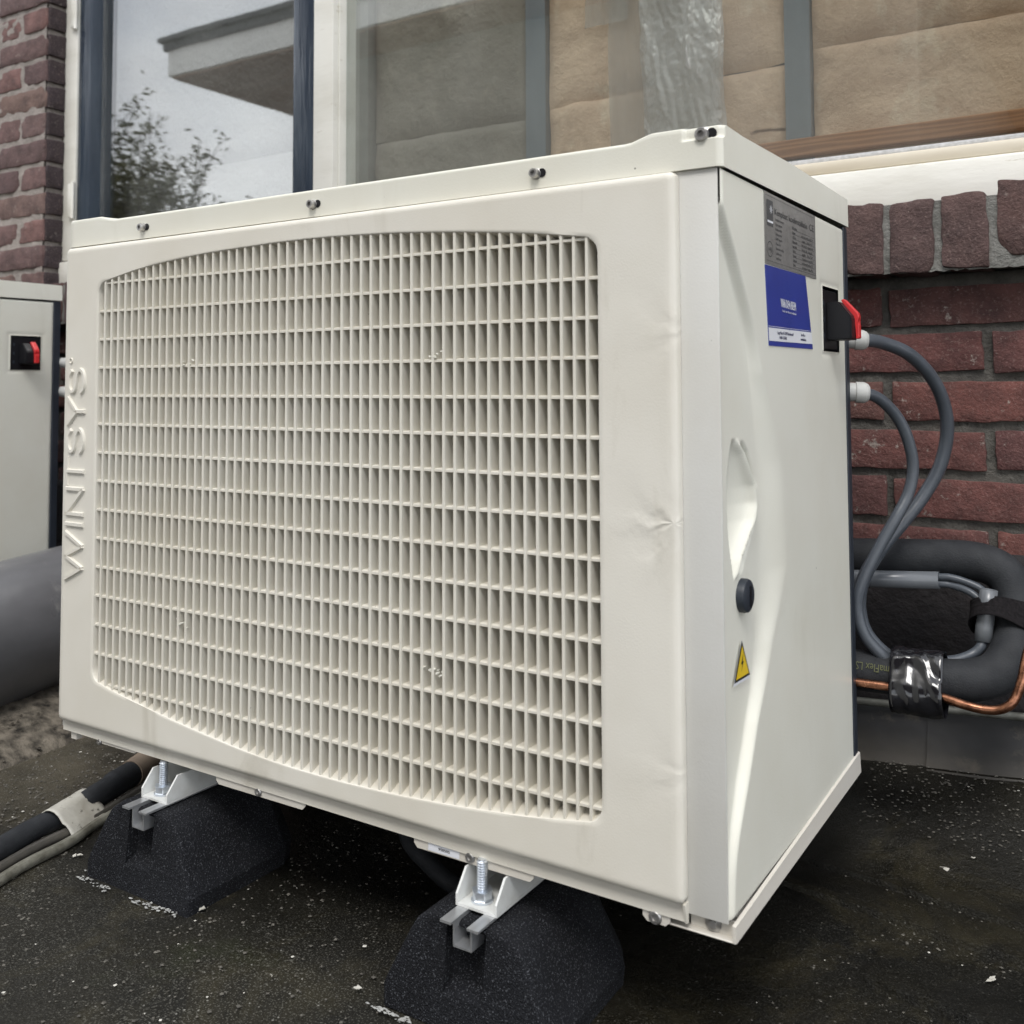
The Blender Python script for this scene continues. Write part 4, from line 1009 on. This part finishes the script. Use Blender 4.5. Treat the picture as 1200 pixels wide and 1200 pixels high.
for s in (-1, 1):
    mb.prism([(-.0085, zf+.0026), (-.0085, zf+.0105), (.0065, zf+.0285), (.43, zf+.0285), (.43, zf+.0026)], 'X', s*.0225, s*.0202)
mb.build('bracket', m_bracket, ft)
bo = MB(); bx, by = -.0035, .0070; zb_ = zf+.0026
pr_ = []
for k in range(12): pr_ += [(.0053, .0095+k*.0023), (.0037, .0095+k*.0023+.0011)]
bo.lathe([(.0046, -.004)]+pr_+[(.0040, .0372), (0, .0372)], (bx, by, zb_), (0, 0, 1), 16); bolt = bo.build('bolt', m_steel, ft)
mb = MB(); mb.lathe([(.0105, 0), (.0105, .0018), (0.005, .0018)], (bx, by, zb_), (0, 0, 1), 22); mb.build('washer', m_steel, bolt, 30)
mb = MB(); hexp = [(bx+.0095*math.cos(a), by+.0095*math.sin(a)) for a in [k*math.pi/3+.3 for k in range(6)]]; mb.prism(hexp, 'Z', zb_+.0019, zb_+.0100)
mb.b.normal_update(); bmesh.ops.bevel(mb.b, geom=list(mb.b.edges), offset=.0007, segments=1, affect='EDGES'); mb.build('nut', m_steel, bolt)
ft2 = copy_tree(ft); ft2.location = (.1945, 0.0035, 0)
ft2['label'] = 'black rubber foot under the left end, beside the taped pipe bundle'
ft['group'] = ft2['group'] = 'rubber feet under the heat pump'
mb = MB(); mb.tube(cr([(.60, .20, .018), (.52, .155, .016), (.47, .15, .034), (.43, .16, .060), (.41, .22, .10)], 8), .010, 10)
tag(mb.build('drain_hose', m_insul, smooth=0), 'dark drain hose curling in the shade under the unit', 'hose')

# ------------------------------------------------------------------ pipes on the left
ax, d_ = Vector((-.5325, .2951, .1466)), Vector((-.148, .9871, .0614)).normalized()
mb = MB(); mb.tube([ax-d_*.9, ax-d_*.6, ax-d_*.3, ax, ax+d_*.3], .1216, 64)
tag(mb.build('duct', m_duct, smooth=40), 'fat dark grey round duct lying at the left edge', 'duct')
pb = empty('pipe_bundle', 'bundle of black insulated and thin grey pipes bound by a dirty white sleeve', 'pipes', (0, 0, 0))
mb = MB(); mb.tube(cr([(.075, -.26, .022), (-.005, -.055, .022), (-.022, .035, .023), (-.032, .09, .026), (-.0400, .118, .028), (-.0500, .150, .028)], 6), [.0135]*14+[.0160]*8+[.0175]*9, 18); mb.build('insulated_pipe', m_insul, pb, 30)
mb = MB(); mb.tube([(-.0490, .147, .028), (-.0750, .215, .030), (-.125, .33, .034)], .0190, 18); mb.build('foam_collar', m_rust, pb, 30)
mb = MB(); mb.tube(cr([(.085, -.27, .011), (.0190, -.07, .011), (.0080, .0140, .012), (-.002, .06, .012), (-.02, .13, .012), (-.06, .24, .012)], 5), .0062, 12); mb.build('thin_dark_pipe', m_dull, pb, 30)
mb = MB(); mb.tube(cr([(.115, -.27, .007), (.0405, -.088, .007), (.0250, .003, .007), (.008, .05, .0075), (-.008, .12, .008), (-.05, .24, .008)], 5), .0064, 12); mb.build('thin_pale_pipe', m_oldpipe, pb, 30)
mb = MB(); P = []      # sleeve wrapped round all three
for i in range(13):
    t = i/12; c = Vector((-.0020-.0215*t, .0020+.066*t, 0)); nx = Vector((.95, .31, 0)); row = []
    for k in range(29):
        a = k/28*2*math.pi; u, w = math.cos(a), math.sin(a)
        hw = .0290; base = u*hw; top = .0215+.0195*math.cos((u+.45)*1.25) if w > 0 else .004
        wv = .0012*noise.noise(Vector((t*5, k*.4, 2)))
        zz = (.004+(top-.004)*abs(w)**.55) if w > 0 else .004
        if abs(u-.42) < .22 and w > 0: zz -= .0035*(1-abs(u-.42)/.22)
        p = c+nx*(base-.002); row.append((p.x, p.y, zz+wv))
    P.append(row)
mb.grid(P); sv_ = mb.build('white_sleeve', m_dirty, pb, 0)
so_ = sv_.modifiers.new('s', 'SOLIDIFY'); so_.thickness = .0012

# ------------------------------------------------------------------ pipes and cables on the right
CA = [(.866, .432, .6245), (.8885, .442, .6221), (.9061, .47, .6186), (.9291, .50, .6056), (.9475, .53, .5799), (.9581, .55, .5484), (.9605, .56, .5115), (.9516, .56, .4692), (.9336, .55, .4325), (.9137, .53, .402), (.8943, .50, .3734), (.8793, .475, .3432), (.8742, .46, .3151), (.8784, .46, .2826), (.8954, .46, .2601), (.9206, .465, .2428), (.94, .468, .236)]
CB = [(.872, .432, .5625), (.8871, .44, .5598), (.9019, .46, .5526), (.9167, .48, .5321), (.9267, .49, .5065), (.9317, .495, .473), (.9271, .49, .4408), (.9149, .475, .4115), (.898, .46, .3772), (.882, .447, .3395), (.8757, .443, .3101), (.8827, .443, .2795), (.9002, .448, .2572), (.9234, .452, .2415), (.94, .455, .236)]
mb = MB(); mb.tube(cr(CA, 8), .0080, 14); tag(mb.build('power_cable', m_cable, smooth=0), 'thick grey cable arching out widest from behind the red switch', 'cable', 'cables beside the unit')
mb = MB(); mb.tube(cr(CB, 8), .0069, 14); tag(mb.build('power_cable', m_cable, smooth=0), 'inner grey cable leaving the pale gland below the switch', 'cable', 'cables beside the unit')
TB = [(.60, .56, .338), (.7667, .56, .3412), (.8442, .56, .3479), (.9468, .56, .3545), (.9854, .56, .3550), (1.0108, .558, .3490), (1.0255, .555, .3350), (1.0319, .548, .3134), (1.0335, .53, .2875), (1.0300, .50, .2620), (1.017, .48, .2445), (.9925, .465, .2372), (.96, .46, .2344), (.9242, .455, .2350), (.8668, .455, .2334), (.7959, .455, .2313), (.6, .455, .23)]
tb = empty('insulated_pipe', 'thick black foam insulated pipe bent into a loop against the brick wall', 'pipe')
mb = MB(); mb.tube(cr(TB, 8), .0232, 24); mb.build('foam_insulation', m_insul, tb, 0)
def ellsleeve(name, mat, pts, prof, parent, seed, crinkle):
    pts = [Vector(p) for p in pts]; mb = MB(); P = []
    for i, p in enumerate(pts):
        T = (pts[min(i+1, len(pts)-1)]-pts[max(i-1, 0)]).normalized(); Nz = (Vector((0, 0, 1))-T*T.z).normalized() if abs(T.z) < .5 else (Vector((-1, 0, 0))+T*T.x).normalized(); B = T.cross(Nz); row = []
        for k in range(49):
            a = k/48*2*math.pi; aa = a % (2*math.pi); r = prof(aa)+crinkle*noise.noise(Vector((i*.55+aa*.0, math.cos(aa)*2.2+i*.3, math.sin(aa)*2.2+seed)))
            row.append(p+Nz*math.cos(a)*r+B*math.sin(a)*r)
        P.append(row)
    mb.grid(P); o = mb.build(name, mat, parent, 0); so = o.modifiers.new('s', 'SOLIDIFY'); so.thickness = .0008; return o
tp = [(.9130+.0560*i/14, .4545+.001*i/14, .2340+.0012*i/14) for i in range(15)]
ellsleeve('tape_wrap', m_tape, tp, lambda a: .0262+.017*max(0, math.cos(a-math.pi*.70))**3+.008*max(0, math.cos(a-.25))**4+.006*max(0, math.cos(a-math.pi))**3, tb, 3, .0022)
st2 = [p for p in cr(TB, 16) if p.x > 1.018 and .2755 < p.z < .3065]
ellsleeve('fabric_strap', m_strap, st2, lambda a: .0262+.0255*max(0, math.cos(a+.55))**2.4, tb, 9, .0010)
mb = MB(); put_text(mb, 'maFlex LS', .0085, (.9120, .4342, .2480), (-1, -.0, 0.02), (0, -.42, -1), .037); 
mb.build('printed_lettering', m_olive, tb)
CU = [(.70, .422, .2258), (.8047, .424, .2265), (.8738, .425, .2271), (.9298, .425, .2275), (.9636, .425, .2255), (.992, .42, .2219), (1.0105, .42, .2202), (1.0255, .42, .2222), (1.0371, .42, .2293), (1.0434, .425, .2397), (1.0483, .43, .2561), (1.052, .44, .2767), (1.06, .47, .31)]
mb = MB(); mb.tube(cr(CU, 8), .0050, 14); tag(mb.build('copper_pipe', m_copper, smooth=0), 'bare copper pipe bending up below the black insulated loop', 'pipe')
co_ = empty('grey_conduit', 'straight grey plastic conduit with two thin cables coming out of its end', 'conduit')
mb = MB(); P = []
cc = [Vector((.75, .53, .3209)), Vector((.8675, .53, .3269)), Vector((.9521, .53, .3332))]
mb.tube(cc, .0104, 20, False); o = mb.build('conduit_tube', m_conduit, co_, 0); so2 = o.modifiers.new('s', 'SOLIDIFY'); so2.thickness = .0016; so2.offset = -1
W1 = [(.85, .53, .3290), (.9464, .53, .3368), (.9655, .53, .3376), (.9841, .53, .3334), (.9979, .528, .3279), (1.0061, .522, .3196), (1.0062, .516, .3097)]
W2 = [(.85, .53, .3225), (.9462, .53, .3286), (.9653, .53, .3285), (.9846, .525, .3243), (.9964, .522, .3167), (1.0026, .518, .3074)]
mb = MB(); mb.tube(cr(W1, 8), .0044, 10); mb.build('thin_cable', m_cable, co_, 0)
mb = MB(); mb.tube(cr(W2, 8), .0044, 10); mb.build('thin_cable', m_cable, co_, 0)
cs = empty('conduit_sleeve', 'short grey conduit sleeve held under the black fabric strap', 'conduit')
mb = MB(); mb.tube([(1.0076, .517, .3305), (1.0056, .515, .3097), (1.0025, .510, .2878), (1.0018, .505, .2713)], .0098, 18, False); o = mb.build('conduit_tube', m_conduit, cs, 0); so2 = o.modifiers.new('s', 'SOLIDIFY'); so2.thickness = .0016; so2.offset = -1
mb = MB(); mb.tube(cr([(1.0024, .508, .290), (1.0016, .505, .2760), (.999, .50, .2664), (.9905, .495, .2585), (.9765, .485, .2530), (.958, .475, .2505), (.94, .47, .249)], 8), .0058, 10); mb.build('thin_cable', m_cable, cs, 0)

# ------------------------------------------------------------------ what the window mirrors: the wing across the roof, and a bush
nb = empty('flat_roofed_wing', 'flat roofed wing with white fascia and brown soffit mirrored in the casement glass', 'building', (-5.23, -2.83, 0))
mb = MB(); mb.box(0, 8.6, -6.5, 0, 3.00, 3.26); mb.build('fascia', m_fascia, nb)
mb = MB(); mb.box(.03, 8.57, -6.47, -.03, 2.985, 2.998); mb.build('soffit', m_soffit, nb)
mb = MB(); mb.box(-.06, 8.66, -6.56, .06, 3.262, 3.30); mb.box(-.03, 8.63, -6.53, .03, 3.20, 3.255); mb.build('roof_trim', m_trim, nb)
mb = MB(); mb.box(1.45, 5.45, -6.0, -.45, 0, 2.98); mb.build('wall', m_render, nb)
bu = empty('bush', 'thin leafed olive green shrub mirrored at the bottom of the casement glass', 'shrub', (-3.15, -1.05, 0))
stem = MB(); leaf = MB()
def twig(p, d, ln, r, lev):
    q = p+d*ln; stem.tube([p, (p+q)/2+Vector((random.gauss(0, .02), random.gauss(0, .02), 0)), q], [r, r*.8, r*.6], 5)
    if lev == 0 or ln < .2:
        for k in range(34):
            c = p+d*ln*random.uniform(.25, 1.15)+Vector([random.gauss(0, .03) for _ in range(3)]); s = random.uniform(.012, .026)
            a = Vector([random.gauss(0, 1) for _ in range(3)]).normalized(); e = a.orthogonal().normalized()
            flat(leaf, [c-a*s, c+e*s*.35, c+a*s, c-e*s*.35])
    if lev:
        for k in range(random.choice((3, 4))):
            dd_ = (d+Vector((random.gauss(0, .45), random.gauss(0, .45), random.gauss(.1, .25)))).normalized()
            twig(p+d*ln*random.uniform(.5, 1), dd_, ln*random.uniform(.55, .8), r*.6, lev-1)
for k in range(15): twig(Vector((random.gauss(0, .15), random.gauss(0, .15), 0)), Vector((random.gauss(0, .35), random.gauss(0, .35), 1)).normalized(), random.uniform(.68, .95), .014, 3)
stem.build('branches', m_bark, bu); leaf.build('leaves', m_leaf, bu)
